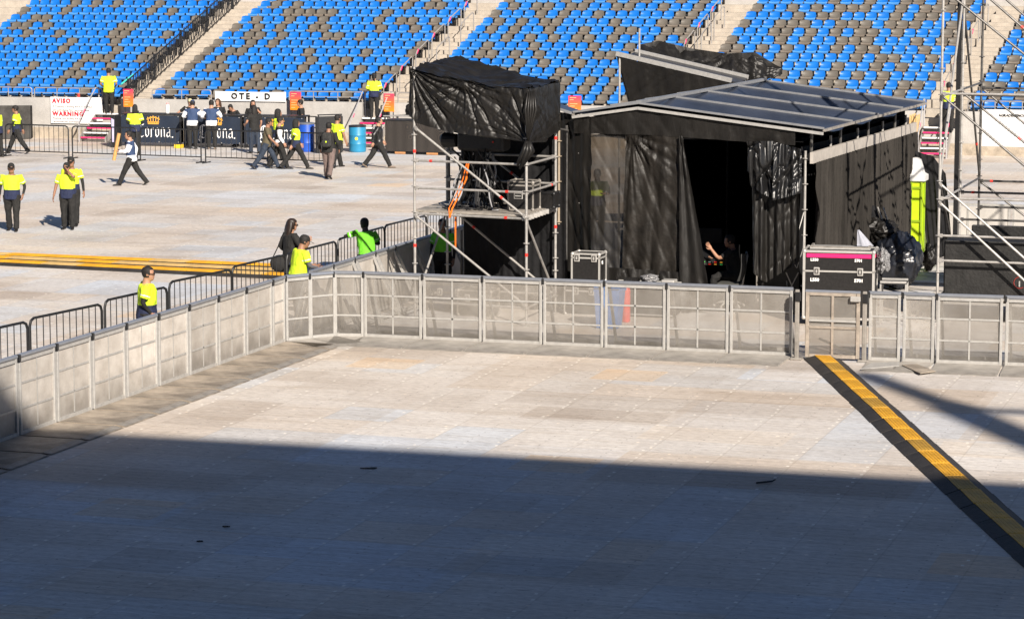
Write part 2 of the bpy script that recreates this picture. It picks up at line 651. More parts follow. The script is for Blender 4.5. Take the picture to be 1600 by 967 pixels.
# stair flights up the aisles
NOSE = mat('dark nosing', (0.03, 0.027, 0.025), 0.8)
for k in range(4):
    m, m2 = MB(), MB()
    for i in range(0, ROWS):
        a_ = edge_u(BLOCKS[k][2], BLOCKS[k][3], i)
        b_ = edge_u(BLOCKS[k + 1][0], BLOCKS[k + 1][1], i)
        a_, b_ = a_ + 0.12, b_ - 0.12
        d0, z = row_d(i), row_z(i)
        if b_ - a_ < 0.3:
            continue
        mid = (a_ + b_) / 2
        sh = 0.09
        m.box(ST(mid - sh, d0 - RUN / 4, z - RISE * .75), (b_ - a_, RUN / 2, RISE / 2 - .004), CONC_T, (SUx, SVx, FZ)) if i else None
        for zz, dd in ((z - .001, d0), (z - RISE / 2, d0 - RUN / 2)):
            m2.box(ST(b_ - 0.10 - sh, dd - 0.006, zz - 0.07), (0.07, 0.012, 0.12), NOSE, (SUx, SVx, FZ))
    m2.build('nosing', m.build('aisle_stair', stand))

# ---- seats
BLUE = mat('blue seat plastic', (0.005, 0.122, 0.45), 0.38, var=0.12, scale=2, spec=0.5)
GREY = mat('grey seat plastic', (0.108, 0.096, 0.080), 0.5, var=0.2, scale=2, spec=0.4)
PROF = [(0.03, 0.32, .175), (0.0, 0.362, .19), (0.005, 0.40, .200), (0.06, 0.418, .203), (0.22, 0.405, .203), (0.33, 0.408, .200), (0.385, 0.45, .192), (0.425, 0.54, .192), (0.455, 0.628, .172), (0.475, 0.645, .156), (0.490, 0.61, .15), (0.46, 0.42, .18)]


LIP = {'blue seat plastic': mat('blue lip sheen', (0.055, 0.225, 0.56), 0.4, var=.1, scale=2), 'grey seat plastic': mat('grey lip sheen', (0.15, 0.125, 0.10), 0.5, var=.1, scale=2)}  # lighter lip colours paint in the glossy reflection along the seat front


def seat_mesh(mt):
    b = MB()
    cols = 6

    def fn(s, t):
        j = t * (len(PROF) - 1)
        a = PROF[int(round(j))]
        x = (s - .5) * 2
        e = abs(x) ** 2.5
        y, z = a[0], a[1]
        if 3 <= round(j) <= 8:
            y -= 0.035 * e
        if 2 <= round(j) <= 5:
            z += 0.025 * e
        if round(j) >= 8:
            z -= 0.022 * e
        return V((x * a[2], y - 0.2, z))
    b.grid(fn, cols, len(PROF) - 1, mt)
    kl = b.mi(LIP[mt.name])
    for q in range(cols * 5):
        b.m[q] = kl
    b.box((0, 0.10, 0.19), (0.06, 0.26, 0.36), BLACK_PAINT)
    return b


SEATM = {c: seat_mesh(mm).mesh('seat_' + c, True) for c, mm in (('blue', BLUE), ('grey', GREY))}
rs_ = random.Random(11)
rest = {c: MB() for c in ('blue', 'grey')}
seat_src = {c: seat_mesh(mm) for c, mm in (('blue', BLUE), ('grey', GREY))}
SEAT_ROT = math.atan2(SUx.y, SUx.x)
ROWN = ['front row', 'second row', 'third row', 'fourth row', 'fifth row']
OCC = [(0, 650, 874, 88, 132), (1, 905, 1440, 128, 175), (2, 970, 1085, 85, 150)]


def hidden(x, y):
    """behind the black covered scaffold, the tent roof or the canopy"""
    if 652 < x < 866 and y > 112 + (14 if x > 760 else 0) and y < 210:
        return True
    if 915 < x < 1180 and y > 165 - (x - 905) * .142 + 8:
        return True
    if 1180 <= x < 1436 and y > 125 + (x - 1180) * .15 + 9:
        return True
    if 975 < x < 1090 and 100 < y < 150:
        return True
    return False


n_ind = 0
GREYP = [0.21, 0.30, 0.40, 0.40, 0.33]
for k, (a1, b1, a2, b2, desc) in enumerate(BLOCKS):
    for i in range(0, ROWS):
        uL, uR = edge_u(a1, b1, i), edge_u(a2, b2, i)
        n = int((uR - uL) / 0.457 + 0.35)
        for j in range(n):
            u = uL + 0.23 + j * 0.457 + rs_.uniform(-.006, .006)
            prev_ = (c if j else 'blue')
            c = 'grey' if rs_.random() < GREYP[k] * (.72 if prev_ == 'grey' else 1.12) else 'blue'
            p = ST(u, row_d(i) + 0.33, row_z(i))
            x, y = proj(p + FZ * .5)
            out_ = not (-14 < x < 1614) or y < -14 or hidden(x, y)
            if not (-260 < x < 1860) or y < -60:
                continue
            rot = SEAT_ROT + rs_.uniform(-.03, .03)
            if i < 4 and not out_:
                o = D.objects.new('stadium_seat', SEATM[c])
                o.location = p
                o.rotation_euler = (0, 0, rot)
                COL.objects.link(o)
                tag(o, '%s bucket seat in the %s, %s' % (c, ROWN[i], desc[4:]), 'seat',
                    '%s seats in the %s of %s' % (c, ROWN[i], desc))
                n_ind += 1
            else:
                b = rest[c]
                src = seat_src[c]
                M = Matrix.Translation(p) @ Matrix.Rotation(rot, 4, 'Z')
                off = len(b.v)
                b.v += [M @ q for q in src.v]
                kk = {ii: b.mi(mm) for ii, mm in enumerate(src.mats)}
                b.f += [tuple(ii + off for ii in f) for f in src.f]
                b.m += [kk[ii] for ii in src.m]
print('individual seats', n_ind)
al = MB()
for c in rest:
    off = len(al.v)
    al.v += rest[c].v
    kk = {ii: al.mi(mm) for ii, mm in enumerate(rest[c].mats)}
    al.f += [tuple(ii + off for ii in f) for f in rest[c].f]
    al.m += [kk[ii] for ii in rest[c].m]
o = al.build('upper_seats', smooth=True)
tag(o, 'mass of mixed blue and grey bucket seats filling the upper rows of the stand', 'seats', kind='stuff')

# ---- black balustrade up the first aisle
t = empty('aisle_railing', ST(edge_u(205, 338, 0) + .2, row_d(0), row_z(0)))
tag(t, 'long black steel railing with bars climbing beside the leftmost aisle', 'railing')


def rail_pt(i, h, a=214, b=350):
    return ST(u_at(a + (b - a) * (i - 1) / 10.0, row_d(i) + .2, row_z(i) + .5), row_d(i) + .2, row_z(i) + h)


m = MB(); m.tube(rail_pt(-0.3, .95), rail_pt(13, .95), .028, BLACK_PAINT, 6); m.build('top_rail', t)
m = MB(); m.tube(rail_pt(-0.3, .12), rail_pt(13, .12), .022, BLACK_PAINT, 6); m.build('lower_rail', t)
m = MB(); m.tube(rail_pt(-0.3, .55), rail_pt(13, .55), .016, BLACK_PAINT, 6); m.build('middle_rail', t)
for q in range(0, 14, 3):
    m = MB(); m.tube(rail_pt(q, 0), rail_pt(q, 1.0), .045, BLACK_PAINT, 6); m.build('post', t)
m = MB()
for q in range(0, 78):
    i = q / 6.0
    wob = random.uniform(-.04, .04)
    a_, b_ = rail_pt(i, .12), rail_pt(i, .95)
    m.tube(a_ + SUx * wob, b_ - SUx * wob, .015, BLACK_PAINT, 5)
m.build('baluster', t)
m = MB(); m.tube(rail_pt(-.5, .95) + SUx * -.1, rail_pt(.6, .96), .034, mat('turquoise tape', (.05, .5, .45), .5), 6); m.build('tape_wrap', t)

# ---- short pipe handrails up the other aisles
PIPE = mat('grey pipe', (0.33, 0.31, 0.29), 0.5, 0.3)


def aisle_rails(a, b, rows, desc, pink=True):
    for n_, i in enumerate(rows):
        base = lambda ii, h: ST(u_at(a + (b - a) * (ii - 1) / 10.0, row_d(ii) + .15, row_z(ii) + .4), row_d(ii) + .15, row_z(ii) + h)
        t = empty('stair_handrail', base(i, 0))
        tag(t, 'grey pipe handrail %s, %s from the bottom' % (desc, ORD[n_]), 'handrail', 'pipe handrails on the stand aisles')
        m = MB()
        m.path([base(i, 0), base(i, .75), base(i + .15, .85), base(i + 1.45, .85), base(i + 1.6, .75), base(i + 1.6, 0)], .022, PIPE, 6)
        m.build('pipe', t)
        if pink:
            m = MB(); m.tube(base(i + .1, .76), base(i + .3, .86), .032, PINK, 6); m.build('tape_wrap', t)


aisle_rails(612, 738, [0, 2, 4, 6, 8, 10], 'left of the aisle by the covered scaffold')
aisle_rails(638, 764, [1.5, 4.5, 7.5], 'amid the aisle by the covered scaffold', False)
aisle_rails(1022, 1126, [5.5, 7.5, 9.5], 'at the aisle above the canopy')
aisle_rails(1040, 1141, [6.5, 8.5], 'in the middle of the aisle above the canopy', False)
aisle_rails(1473, 1547, [1, 3, 5, 7, 9], 'on the aisle behind the right scaffold')

# ---- guard rails on the wall top
for n_, (xa, xb, lab) in enumerate([(-60, 50, 'at the left end of the stand wall'), (54, 160, 'above the AVISO sign'), (238, 330, 'left of the OTE - D banner'), (452, 566, 'right of the OTE - D banner'), (622, 700, 'right of the middle stair'), (1512, 1640, 'above the long white text sign')]):
    zz = WALL_H
    ua, ub = u_at(xa, .12, zz), u_at(xb, .12, zz)
    t = empty('guard_rail', ST(ua, .12, zz))
    tag(t, 'low grey guard rail on the wall top, ' + lab, 'guard rail', 'guard rails on the stand wall')
    m = MB()
    m.path([ST(ua, .12, zz), ST(ua, .12, zz + .3), ST(ua + .06, .12, zz + .36), ST(ub - .06, .12, zz + .36), ST(ub, .12, zz + .3), ST(ub, .12, zz)], .022, PIPE, 6)
    m.build('hoop', t)
    nn = max(1, int((ub - ua) / .85))
    for q in range(1, nn):
        m = MB(); uu = ua + (ub - ua) * q / nn
        m.tube(ST(uu, .12, zz), ST(uu, .12, zz + .36), .018, PIPE, 6); m.build('post', t)
    m = MB(); m.tube(ST(ua, .12, zz + .18), ST(ub, .12, zz + .18), .012, PIPE, 5); m.build('middle_rail', t)

# ---- signs on the wall
def board(name, xa, xb, ya, yb, d, mt, thick=.02):
    pa, pb = on_plane(xa, ya, ST(0, d), SVx), on_plane(xb, yb, ST(0, d), SVx)
    ua, ub = (pa - S0).dot(SUx), (pb - S0).dot(SUx)
    return ua, ub, pb.z, pa.z


def sign(name, xa, xb, ya, yb, d, mt, label, thick=.02, sag=.0):
    ua, ub, z0, z1 = board(name, xa, xb, ya, yb, d, mt)
    t = empty(name, ST((ua + ub) / 2, d, z0))
    m = MB()
    def fn(s, q):
        e = (abs(s - .5) * 2) ** 2
        wv = .012 * math.sin(s * 17 + q * 4) * sag * 20
        return ST(ua + (ub - ua) * s, d - .012 + wv * .5, z0 + (z1 - z0) * q - sag * (1 - e) * q * .6)
    m.grid(fn, 24, 6, mt)
    m.box(ST((ua + ub) / 2, d + .012, (z0 + z1) / 2), (ub - ua - .06, .02, z1 - z0 - .08), mt, (SUx, SVx, FZ))
    m.build('panel', t, smooth=True)
    tag(t, label, 'sign')
    return t, ua, ub, z0, z1


REDI = mat('red ink', (0.55, 0.012, 0.03), 0.6, var=.02)
GREYI = mat('grey ink', (0.22, 0.2, 0.2), 0.6, var=.02)
BLKI = mat('black ink', (0.012, 0.012, 0.013), 0.6, var=.02)
t, ua, ub, z0, z1 = sign('notice_sign', 79, 161, 151.5, 194, -.06, WHITE, 'white wall sign headed AVISO and WARNING in red letters', sag=.012)
H_ = z1 - z0
for body, sz, zf, mt, of in (('AVISO', .22, .79, REDI, .012), ('El Moshing o Surfing entre la multitud', .105, .62, GREYI, 0), ('son actividades NO recomendadas.', .105, .485, GREYI, 0), ('WARNING', .22, .30, REDI, .012), ('Moshing and Surfing are not', .105, .17, GREYI, 0), ('recommended activities.', .105, .045, GREYI, 0)):
    o = text(body, sz, ST(ua + .08, -.085, z0 + zf * H_ - .01), SUx, mt, parent=t, off=of)
    if sz > .2:
        o.data.space_character = 1.25
t, ua, ub, z0, z1 = sign('banner_sign', 336, 447, 142.5, 159.5, -.05, WHITE, 'long white banner reading OTE - D hung on the stand wall top', sag=.03)
o = text('OTE - D', .30, ST((ua + ub) / 2 + .02, -.085, z0 + .09), SUx, BLKI, parent=t, off=.012, align='CENTER')
o.data.space_character = 1.5
t, ua, ub, z0, z1 = sign('thanks_sign', 1535, 1668, 171, 231, -.06, WHITE, 'tall white text sign headed AGRADECEMOS SU ASISTENCIA behind the right scaffold', sag=.01)
text('AGRADECEMOS SU ASISTENCIA', .125, ST((ua + ub) / 2, -.085, z1 - .24), SUx, BLKI, parent=t, off=.004, align='CENTER')
for q in range(11):
    m = MB()
    rr = random.Random(q)
    u_ = ua + .12
    while u_ < ub - .15:
        L_ = rr.uniform(.05, .2)
        m.box(ST(u_ + L_ / 2, -.078, z1 - .40 - q * .082), (L_, .004, .026), mat('pale ink', (.45, .43, .43), .6), (SUx, SVx, FZ))
        u_ += L_ + .035
    m.build('text_line', t)

POST = D.materials.new('red to orange print')
POST.use_nodes = True
_t = POST.node_tree
_g = _t.nodes.new('ShaderNodeSeparateXYZ'); _c = _t.nodes.new('ShaderNodeTexCoord'); _r = _t.nodes.new('ShaderNodeValToRGB')
_t.links.new(_c.outputs['Generated'], _g.inputs[0]); _t.links.new(_g.outputs['Z'], _r.inputs[0])
_e = _r.color_ramp.elements
_e[0].position, _e[0].color = 0.0, (0.75, 0.24, 0.008, 1)
_e[1].position, _e[1].color = 1.0, (0.72, 0.03, 0.10, 1)
_x = _e.new(.5); _x.color = (0.78, 0.12, 0.03, 1)
_t.links.new(_r.outputs[0], _t.nodes['Principled BSDF'].inputs['Base Color'])
PALEP = mat('pale print', (.8, .42, .18), .6)
for xa, xb, ya, yb, d, lab in ((192.5, 208.5, 139.5, 167.5, -.4, 'small red and orange notice board at the top of the left stair'),
                               (453, 470.5, 144, 172.5, -.35, 'small red and orange notice board right of the OTE - D banner'),
                               (599.5, 616, 146.5, 175, -.4, 'small red and orange notice board beside the woman on the middle stair'),
                               (888, 908, 150, 178, -.35, 'small red notice board just showing above the left end of the tent roof')):
    ua, ub, z0, z1 = board('x', xa, xb, ya, yb, d, POST)
    t = empty('notice_board', ST((ua + ub) / 2, d, z0))
    tag(t, lab, 'notice board', 'red and orange notice boards')
    m = MB(); m.box(ST((ua + ub) / 2, d, (z0 + z1) / 2), (ub - ua, .025, z1 - z0), POST, (SUx, SVx, FZ), bev=.01); m.build('panel', t)
    m = MB()
    for zf, wf in ((.9, .5), (.78, .3), (.55, .6), (.42, .4), (.28, .55), (.14, .35)):
        m.box(ST(ua + (ub - ua) * (.12 + wf / 2), d - .016, z0 + (z1 - z0) * zf), ((ub - ua) * wf, .004, .022), PALEP, (SUx, SVx, FZ))
    m.build('print', t)
    m = MB()
    for q in (.12, .88):
        m.tube(ST(ua + (ub - ua) * q, d + .03, max(0, z0 - 1.5)), ST(ua + (ub - ua) * q, d + .03, z1), .018, BLACK_PAINT, 6)
    m.build('stand_frame', t)

# ---- metal stairs through the wall
TREAD = mat('stair tread', (0.20, 0.185, 0.17), 0.6, .2, var=.3)


def metal_stair(xa, xb, ybot, label, rails):
    ua, ub = u_at(xa, -.2, .5), u_at(xb, -.2, .5)
    n, run, H = 6, .27, .95
    d0 = -n * run
    t = empty('metal_stair', ST((ua + ub) / 2, d0, 0))
    tag(t, label, 'stair', 'metal stairs up to the stand')
    for q in range(n):
        m = MB()
        z = H * (q + 1) / n
        m.box(ST((ua + ub) / 2, d0 + run * (q + .5), z), (ub - ua, run + .03, .035), TREAD, (SUx, SVx, FZ))
        st = m.build('step', t)
        m = MB()
        m.box(ST((ua + ub) / 2, d0 + run * q - .02, z + .002), (ub - ua - .02, .022, .05), PINK if q % 2 == 0 else WHITE, (SUx, SVx, FZ))
        m.build('nosing', st)
    for uu in (ua - .03, ub + .03):
        m = MB()
        m.prism([ST(uu - .025, d0 - .1, 0), ST(uu - .025, d0 + .15, 0), ST(uu - .025, .05, H - .18), ST(uu - .025, .05, H + .06), ST(uu - .025, d0 - .1, .16)], SUx * .05, PIPE)
        m.build('stringer', t)
    for uu in [ua - .03, ub + .03][:rails] if rails > 0 else [ub + .03]:
        m = MB()
        m.path([ST(uu, d0 - .1, 0), ST(uu, d0 - .1, .75), ST(uu, d0 + .1, .95), ST(uu, -.1, H + .95), ST(uu, .2, H + .95), ST(uu, .2, H)], .024, mat('pale pipe', (.42, .41, .42), .45, .3), 6)
        hr = m.build('handrail', t)
        m = MB(); m.tube(ST(uu, d0 + .3, 1.05), ST(uu, d0 + .45, 1.16), .036, PINK, 6); m.build('tape_wrap', hr)
    return t


metal_stair(150, 188, 222, 'metal stair with a raised handrail between the AVISO sign and the bar', 1)
metal_stair(567, 606, 226, 'metal stair behind the teal drum, with pink taped steps', 2)
metal_stair(1443, 1484, 243, 'metal stair with red edged treads behind the right scaffold', 2)
# ------------------------------------------------------------------ stage barrier panels
def mesh_screen_material(dens=.6, dark=1.0, mud=.62):
    m = D.materials.new('perforated sheet')
    m.use_nodes = True
    t = m.node_tree
    N, L = t.nodes.new, t.links.new
    b = t.nodes['Principled BSDF']
    b.inputs['Roughness'].default_value = 0.55
    b.inputs['Metallic'].default_value = 0.2
    tc = N('ShaderNodeTexCoord')
    n1 = N('ShaderNodeTexNoise'); n1.inputs['Scale'].default_value = 3.0; n1.inputs['Detail'].default_value = 7; n1.inputs['Roughness'].default_value = .7
    oi = N('ShaderNodeObjectInfo')
    ad = N('ShaderNodeVectorMath'); ad.operation = 'ADD'
    sc = N('ShaderNodeVectorMath'); sc.operation = 'SCALE'; sc.inputs[0].default_value = (37, 19, 11)
    L(oi.outputs['Random'], sc.inputs['Scale'])
    L(tc.outputs['Object'], ad.inputs[0]); L(sc.outputs[0], ad.inputs[1]); L(ad.outputs[0], n1.inputs[0])
    r = N('ShaderNodeValToRGB')
    e = r.color_ramp.elements
    e[0].position, e[0].color = .25, (0.35, 0.315, 0.275, 1)
    e[1].position, e[1].color = .72, (0.56, 0.525, 0.48, 1)
    L(n1.outputs[0], r.inputs[0])
    # mud splashed up from the floor and each panel's own wear
    sep = N('ShaderNodeSeparateXYZ'); L(tc.outputs['Object'], sep.inputs[0])
    mr = N('ShaderNodeMapRange'); mr.inputs['From Min'].default_value = 0.1; mr.inputs['From Max'].default_value = 0.55
    mr.inputs['To Min'].default_value = mud; mr.inputs['To Max'].default_value = 1.0
    n3 = N('ShaderNodeTexNoise'); n3.inputs['Scale'].default_value = 3.5; n3.inputs['Detail'].default_value = 5
    L(ad.outputs[0], n3.inputs[0])
    mm = N('ShaderNodeMath'); mm.operation = 'MULTIPLY_ADD'; mm.inputs[1].default_value = .5; L(n3.outputs[0], mm.inputs[0]); L(sep.outputs['Z'], mm.inputs[2])
    sb = N('ShaderNodeMath'); sb.operation = 'SUBTRACT'; sb.inputs[1].default_value = .25; L(mm.outputs[0], sb.inputs[0])
    L(sb.outputs[0], mr.inputs['Value'])
    r2 = N('ShaderNodeMapRange'); r2.inputs['To Min'].default_value = .68 * dark; r2.inputs['To Max'].default_value = 1.15 * dark
    L(oi.outputs['Random'], r2.inputs['Value'])
    pm = N('ShaderNodeMath'); pm.operation = 'MULTIPLY'; L(mr.outputs[0], pm.inputs[0]); L(r2.outputs[0], pm.inputs[1])
    mx = N('ShaderNodeVectorMath'); mx.operation = 'SCALE'; L(r.outputs[0], mx.inputs[0]); L(pm.outputs[0], mx.inputs['Scale'])
    L(mx.outputs[0], b.inputs['Base Color'])
    tr = N('ShaderNodeBsdfTransparent')
    ms = N('ShaderNodeMixShader'); ms.inputs[0].default_value = dens
    L(tr.outputs[0], ms.inputs[1]); L(b.outputs[0], ms.inputs[2])
    L(ms.outputs[0], t.nodes['Material Output'].inputs[0])
    return m


SCREEN = mesh_screen_material(.45, .80)
SOLID = mesh_screen_material(.97, 1.22, .55)
PLATE_PALE = mat('pale tread plate', (0.36, 0.335, 0.30), 0.55, .25, var=.35, scale=1.6, bump=.15, bscale=30)
PLATE = mat('tread plate', (0.30, 0.255, 0.205), 0.6, .25, var=.6, scale=1.6, bump=.15, bscale=30)
RAILB = mat('bluish top rail', (0.34, 0.36, 0.40), 0.3, .6, var=.1)
BH = 1.2


def barrier_proto(wd, plate=True, plate_len=1.15, SCREEN=SCREEN):
    t = empty('stage_barrier', (0, 0, 0))
    fr = .052
    m = MB()
    for x in (-wd / 2 + fr / 2 + .004, wd / 2 - fr / 2 - .004):
        m.box((x, 0, BH / 2), (fr, .05, BH), ALU, bev=.008)
    m.box((0, 0, .05), (wd - 2 * fr - .01, .045, .06), ALU)
    m.box((0, 0, BH - .05), (wd - 2 * fr - .01, .045, .05), ALU)
    m.build('frame', t, loc=(0, 0, 0))
    for z in (.42, .80):
        m = MB(); m.box((0, -.002, z), (wd - 2 * fr, .010, .032), ALU); m.build('crossbar', t, loc=(0, 0, 0))
    if wd > .8:
        m = MB(); m.box((0, -.003, .61), (.030, .008, 1.04), ALU); m.build('mullion', t, loc=(0, 0, 0))
    m = MB()
    m.box((0, .006, .61), (wd - 2 * fr - .004, .004, 1.06), SCREEN)
    m.build('mesh_screen', t, loc=(0, 0, 0))
    m = MB(); m.tube((-wd / 2, .0, BH + .01), (wd / 2, .0, BH + .01), .035, RAILB, 10); m.build('top_rail', t, loc=(0, 0, 0), smooth='auto')
    m = MB(); m.box((-wd / 2, .0, BH - .02), (.05, .09, .11), BLACK_PAINT, bev=.01); m.build('clamp', t, loc=(0, 0, 0))
    if plate:
        m = MB()
        m.prism([(-wd / 2 + .004, .55, 0.004), (-wd / 2 + .004, .55, .03), (-wd / 2 + .004, -plate_len + .12, .03), (-wd / 2 + .004, -plate_len, .006), (-wd / 2 + .004, -plate_len, 0.003)], V((wd - .008, 0, 0)), PLATE if SCREEN is SOLID else PLATE_PALE)
        m.build('floor_plate', t, loc=(0, 0, 0))
        m = MB()
        m.prism([(-wd / 2 + .03, -plate_len + .16, .031), (wd / 2 - .03, -plate_len + .16, .031), (wd / 2 - .03, -plate_len + .02, .012), (-wd / 2 + .03, -plate_len + .02, .012)], V((0, 0, .004)), ALU_DIRTY)
        m.build('edge_ramp', t, loc=(0, 0, 0))
    for x in (-wd / 2 + .08, wd / 2 - .08):
        m = MB()
        m.box((x, .29, .57), (.045, .05, 1.27), ALU, (V((1, 0, 0)), V((0, .905, .425)), V((0, -.425, .905))))
        m.build('brace', t, loc=(0, 0, 0))
    m = MB(); m.box((0, .51, .06), (wd - .1, .05, .05), ALU); m.build('rear_bar', t, loc=(0, 0, 0))
    freeze(t)
    return t


PROTO = {'full': barrier_proto(1.14), 'half': barrier_proto(.56), 'bare': barrier_proto(1.10, False, SCREEN=SOLID), 'solid': barrier_proto(1.14, SCREEN=SOLID), 'solid half': barrier_proto(.56, SCREEN=SOLID)}
USED = set()


def place_barrier(kind, p, q, label, group, name=None):
    """p, q: ends of the panel on the floor; the crowd side is to the right of p -> q"""
    pr = PROTO[kind]
    d = q - p
    o = pr if kind not in USED else copy_tree(pr)
    USED.add(kind)
    o.location = ((p.x + q.x) / 2, (p.y + q.y) / 2, 0)
    o.rotation_euler = (0, 0, math.atan2(d.y, d.x))
    tag(o, label, 'barrier', group)
    return o


def flat(p):
    return V((p.x, p.y, 0))


# left run: from the corner towards the camera
Lc, L9 = flat(G(444.4, 434, BH)), flat(G(26.5, 558, BH))
dv = (L9 - Lc).normalized()
pw = (L9 - Lc).length / 8.5
GL = 'barrier panels of the left run'
place_barrier('solid half', Lc + dv * pw * .5, Lc, 'narrow pale barrier panel closing the left run at the bend', GL)
for i in range(11):
    a_ = Lc + dv * pw * (i + .5)
    lab = ['cleaner pale barrier panel, %s full panel of the left run from the bend', 'scuffed solid looking barrier panel, %s full panel of the left run from the bend'][i % 2] % ORD[i]
    place_barrier('solid', a_ + dv * pw, a_, lab, GL)
# the bend
bx = [flat(G(x, y, BH)) for x, y in ((445.5, 433.5), (484.5, 430), (522, 427), (567.7, 427.5))]
for i in range(3):
    place_barrier('half', bx[i], bx[i + 1], 'narrow see-through barrier panel, %s of three around the bend' % ORD[i], 'narrow panels around the bend')
F0, F6 = flat(G(567.7, 427.5, BH)), flat(G(1140, 449, BH))
df = (F6 - F0) / 6
for i in range(7):
    place_barrier('full', F0 + df * i, F0 + df * (i + 1), 'see-through barrier panel of the front run, %s from the bend towards the gate' % ORD[i], 'barrier panels of the front run')
R0, R1_ = flat(G(1462.5, 462, BH)), flat(G(1569.8, 465.3, BH))
dr = (R1_ - R0)
drn = dr.normalized()
place_barrier('half', flat(G(1357, 458.5, BH)), flat(G(1409, 460, BH)), 'narrow barrier panel directly right of the gate', 'narrow panels right of the gate')
place_barrier('half', flat(G(1411, 460, BH)), flat(G(1461.5, 462, BH)), 'narrow barrier panel, second right of the gate, above the dirty floor plate', 'narrow panels right of the gate')
place_barrier('full', R0, R1_, 'wide see-through barrier panel in front of the right scaffold', 'wide panels right of the gate')
place_barrier('full', R1_, R1_ + dr, 'wide barrier panel cut off by the right edge of the view', 'wide panels right of the gate')
# the run going back, seen from its braced side
B0, B6 = flat(G(484.5, 426, BH)), flat(G(674.5, 369, BH))
db = (B6 - B0) / 6
for i in range(8):
    place_barrier('bare', B0 + db * i, B0 + db * (i + 1), 'braced back of a barrier panel, %s in the run leading back from the bend' % ORD[i], 'barrier panels of the run leading back', None).rotation_euler.z += 0
for o in list(D.objects):
    if o.get('group') == 'barrier panels of the run leading back':
        o.rotation_euler.z += math.pi          # braces face the inner yard

# gate
g0, g1 = flat(G(1259, 455.5, BH)), flat(G(1344.5, 458.5, BH))
t = empty('barrier_gate', (g0 + g1) / 2, math.atan2((g1 - g0).y, (g1 - g0).x))
tag(t, 'brown framed mesh gate in the barrier line at the end of the cable ramp', 'gate')
gw = (g1 - g0).length
OLD = mat('worn brown frame', (0.32, 0.275, 0.23), .55, .2, var=.3, scale=8)
m = MB()
for x in (-gw / 2 + .035, gw / 2 - .035):
    m.box((x, 0, .62), (.065, .05, 1.16), OLD, bev=.008)
for z in (.07, 1.17):
    m.box((0, 0, z), (gw - .14, .045, .06), OLD)
m.box((.0, -0.014, .62), (.04, .022, 1.04), OLD)
m.box((0, -.016, .70), (gw - .14, .026, .04), ALU)
m.box((0, -.016, .58), (gw - .14, .026, .035), OLD)
m.build('frame', t, loc=(0, 0, 0))
m = MB(); m.box((0, .006, .62), (gw - .14, .004, 1.06), SCREEN); m.build('mesh_screen', t, loc=(0, 0, 0))
m = MB(); m.box((.1, .03, .23), (.75, .03, .04), ALU, (V((.92, 0, -.39)), V((0, 1, 0)), V((.39, 0, .92)))); m.build('brace', t, loc=(0, 0, 0))
m = MB(); m.tube((-gw / 2, 0, BH + .01), (gw / 2, 0, BH + .01), .03, RAILB, 8); m.build('top_rail', t, loc=(0, 0, 0), smooth='auto')
m = MB(); m.box((gw / 2 - .08, -.05, 1.1), (.18, .05, .09), ALU, bev=.01); m.build('latch', t, loc=(0, 0, 0))
for px, lab in ((1246, 'battered aluminium post left of the barrier gate'), (1351.5, 'slim aluminium post right of the barrier gate')):
    p = flat(G(px, 456 + (px > 1300) * 3, BH))
    t = empty('barrier_post', p, -FA)
    tag(t, lab, 'post')
    m = MB(); m.box((0, 0, .62), (.075, .075, 1.24), ALU_DIRTY, bev=.012); m.build('post', t, loc=(0, 0, 0))
    m = MB(); m.box((0, 0, .02), (.2, .2, .035), ALU_DIRTY, bev=.01); m.build('foot', t, loc=(0, 0, 0))
    m = MB(); m.box((.02, -.03, 1.12), (.1, .07, .16), BLACK_PAINT, bev=.01); m.build('clamp', t, loc=(0, 0, 0))

# loose tread plates by the gate
for (pts, lab, mt) in (([(1345, 577), (1362, 568), (1405, 566), (1405, 572), (1372, 575)], 'bright bent tread plate corner lying right of the gate', ALU),
                       ([(1409, 571), (1432, 569.5), (1462, 580.5), (1438, 584)], 'dirty brown tread plate lying in front of the narrow barrier panels', PLATE)):
    m = MB()
    m.prism([G(x, y, .034) for x, y in pts], V((0, 0, .014)), mt)
    tag(m.build('tread_plate'), lab, 'plate')

# ------------------------------------------------------------------ black crowd barriers
def crowd_proto(L):
    t = empty('crowd_barrier', (0, 0, 0))
    m = MB()
    c = .12
    m.path([(-L / 2, 0, .0), (-L / 2, 0, 1.1 - c), (-L / 2 + c * .3, 0, 1.1 - c * .3), (-L / 2 + c, 0, 1.1), (L / 2 - c, 0, 1.1), (L / 2 - c * .3, 0, 1.1 - c * .3), (L / 2, 0, 1.1 - c), (L / 2, 0, .0)], .024, BLACK_PAINT, 8)
    m.build('frame', t, loc=(0, 0, 0), smooth='auto')
    m = MB(); m.tube((-L / 2, 0, .2), (L / 2, 0, .2), .02, BLACK_PAINT, 6); m.build('lower_rail', t, loc=(0, 0, 0))
    m = MB()
    n = int(L / .18)
    for i in range(1, n):
        x = -L / 2 + L * i / n
        m.tube((x, 0, .2), (x, 0, 1.09), .0095, BLACK_PAINT, 5)
    m.build('bars', t, loc=(0, 0, 0))
    for x in (-L / 2 + .03, L / 2 - .03):
        m = MB(); m.tube((x, -.28, .025), (x, .28, .025), .02, BLACK_PAINT, 6); m.build('foot', t, loc=(0, 0, 0))
    freeze(t)
    return t


CROWD = {}


def crowd(p, q, label, group):
    L = round((q - p).length, 1)
    if L not in CROWD:
        CROWD[L] = crowd_proto(L)
        o = CROWD[L]
    else:
        o = copy_tree(CROWD[L])
    o.location = ((p.x + q.x) / 2, (p.y + q.y) / 2, 0)
    o.rotation_euler = (0, 0, math.atan2((q - p).y, (q - p).x) + random.uniform(-.012, .012))
    tag(o, label, 'crowd barrier', group)


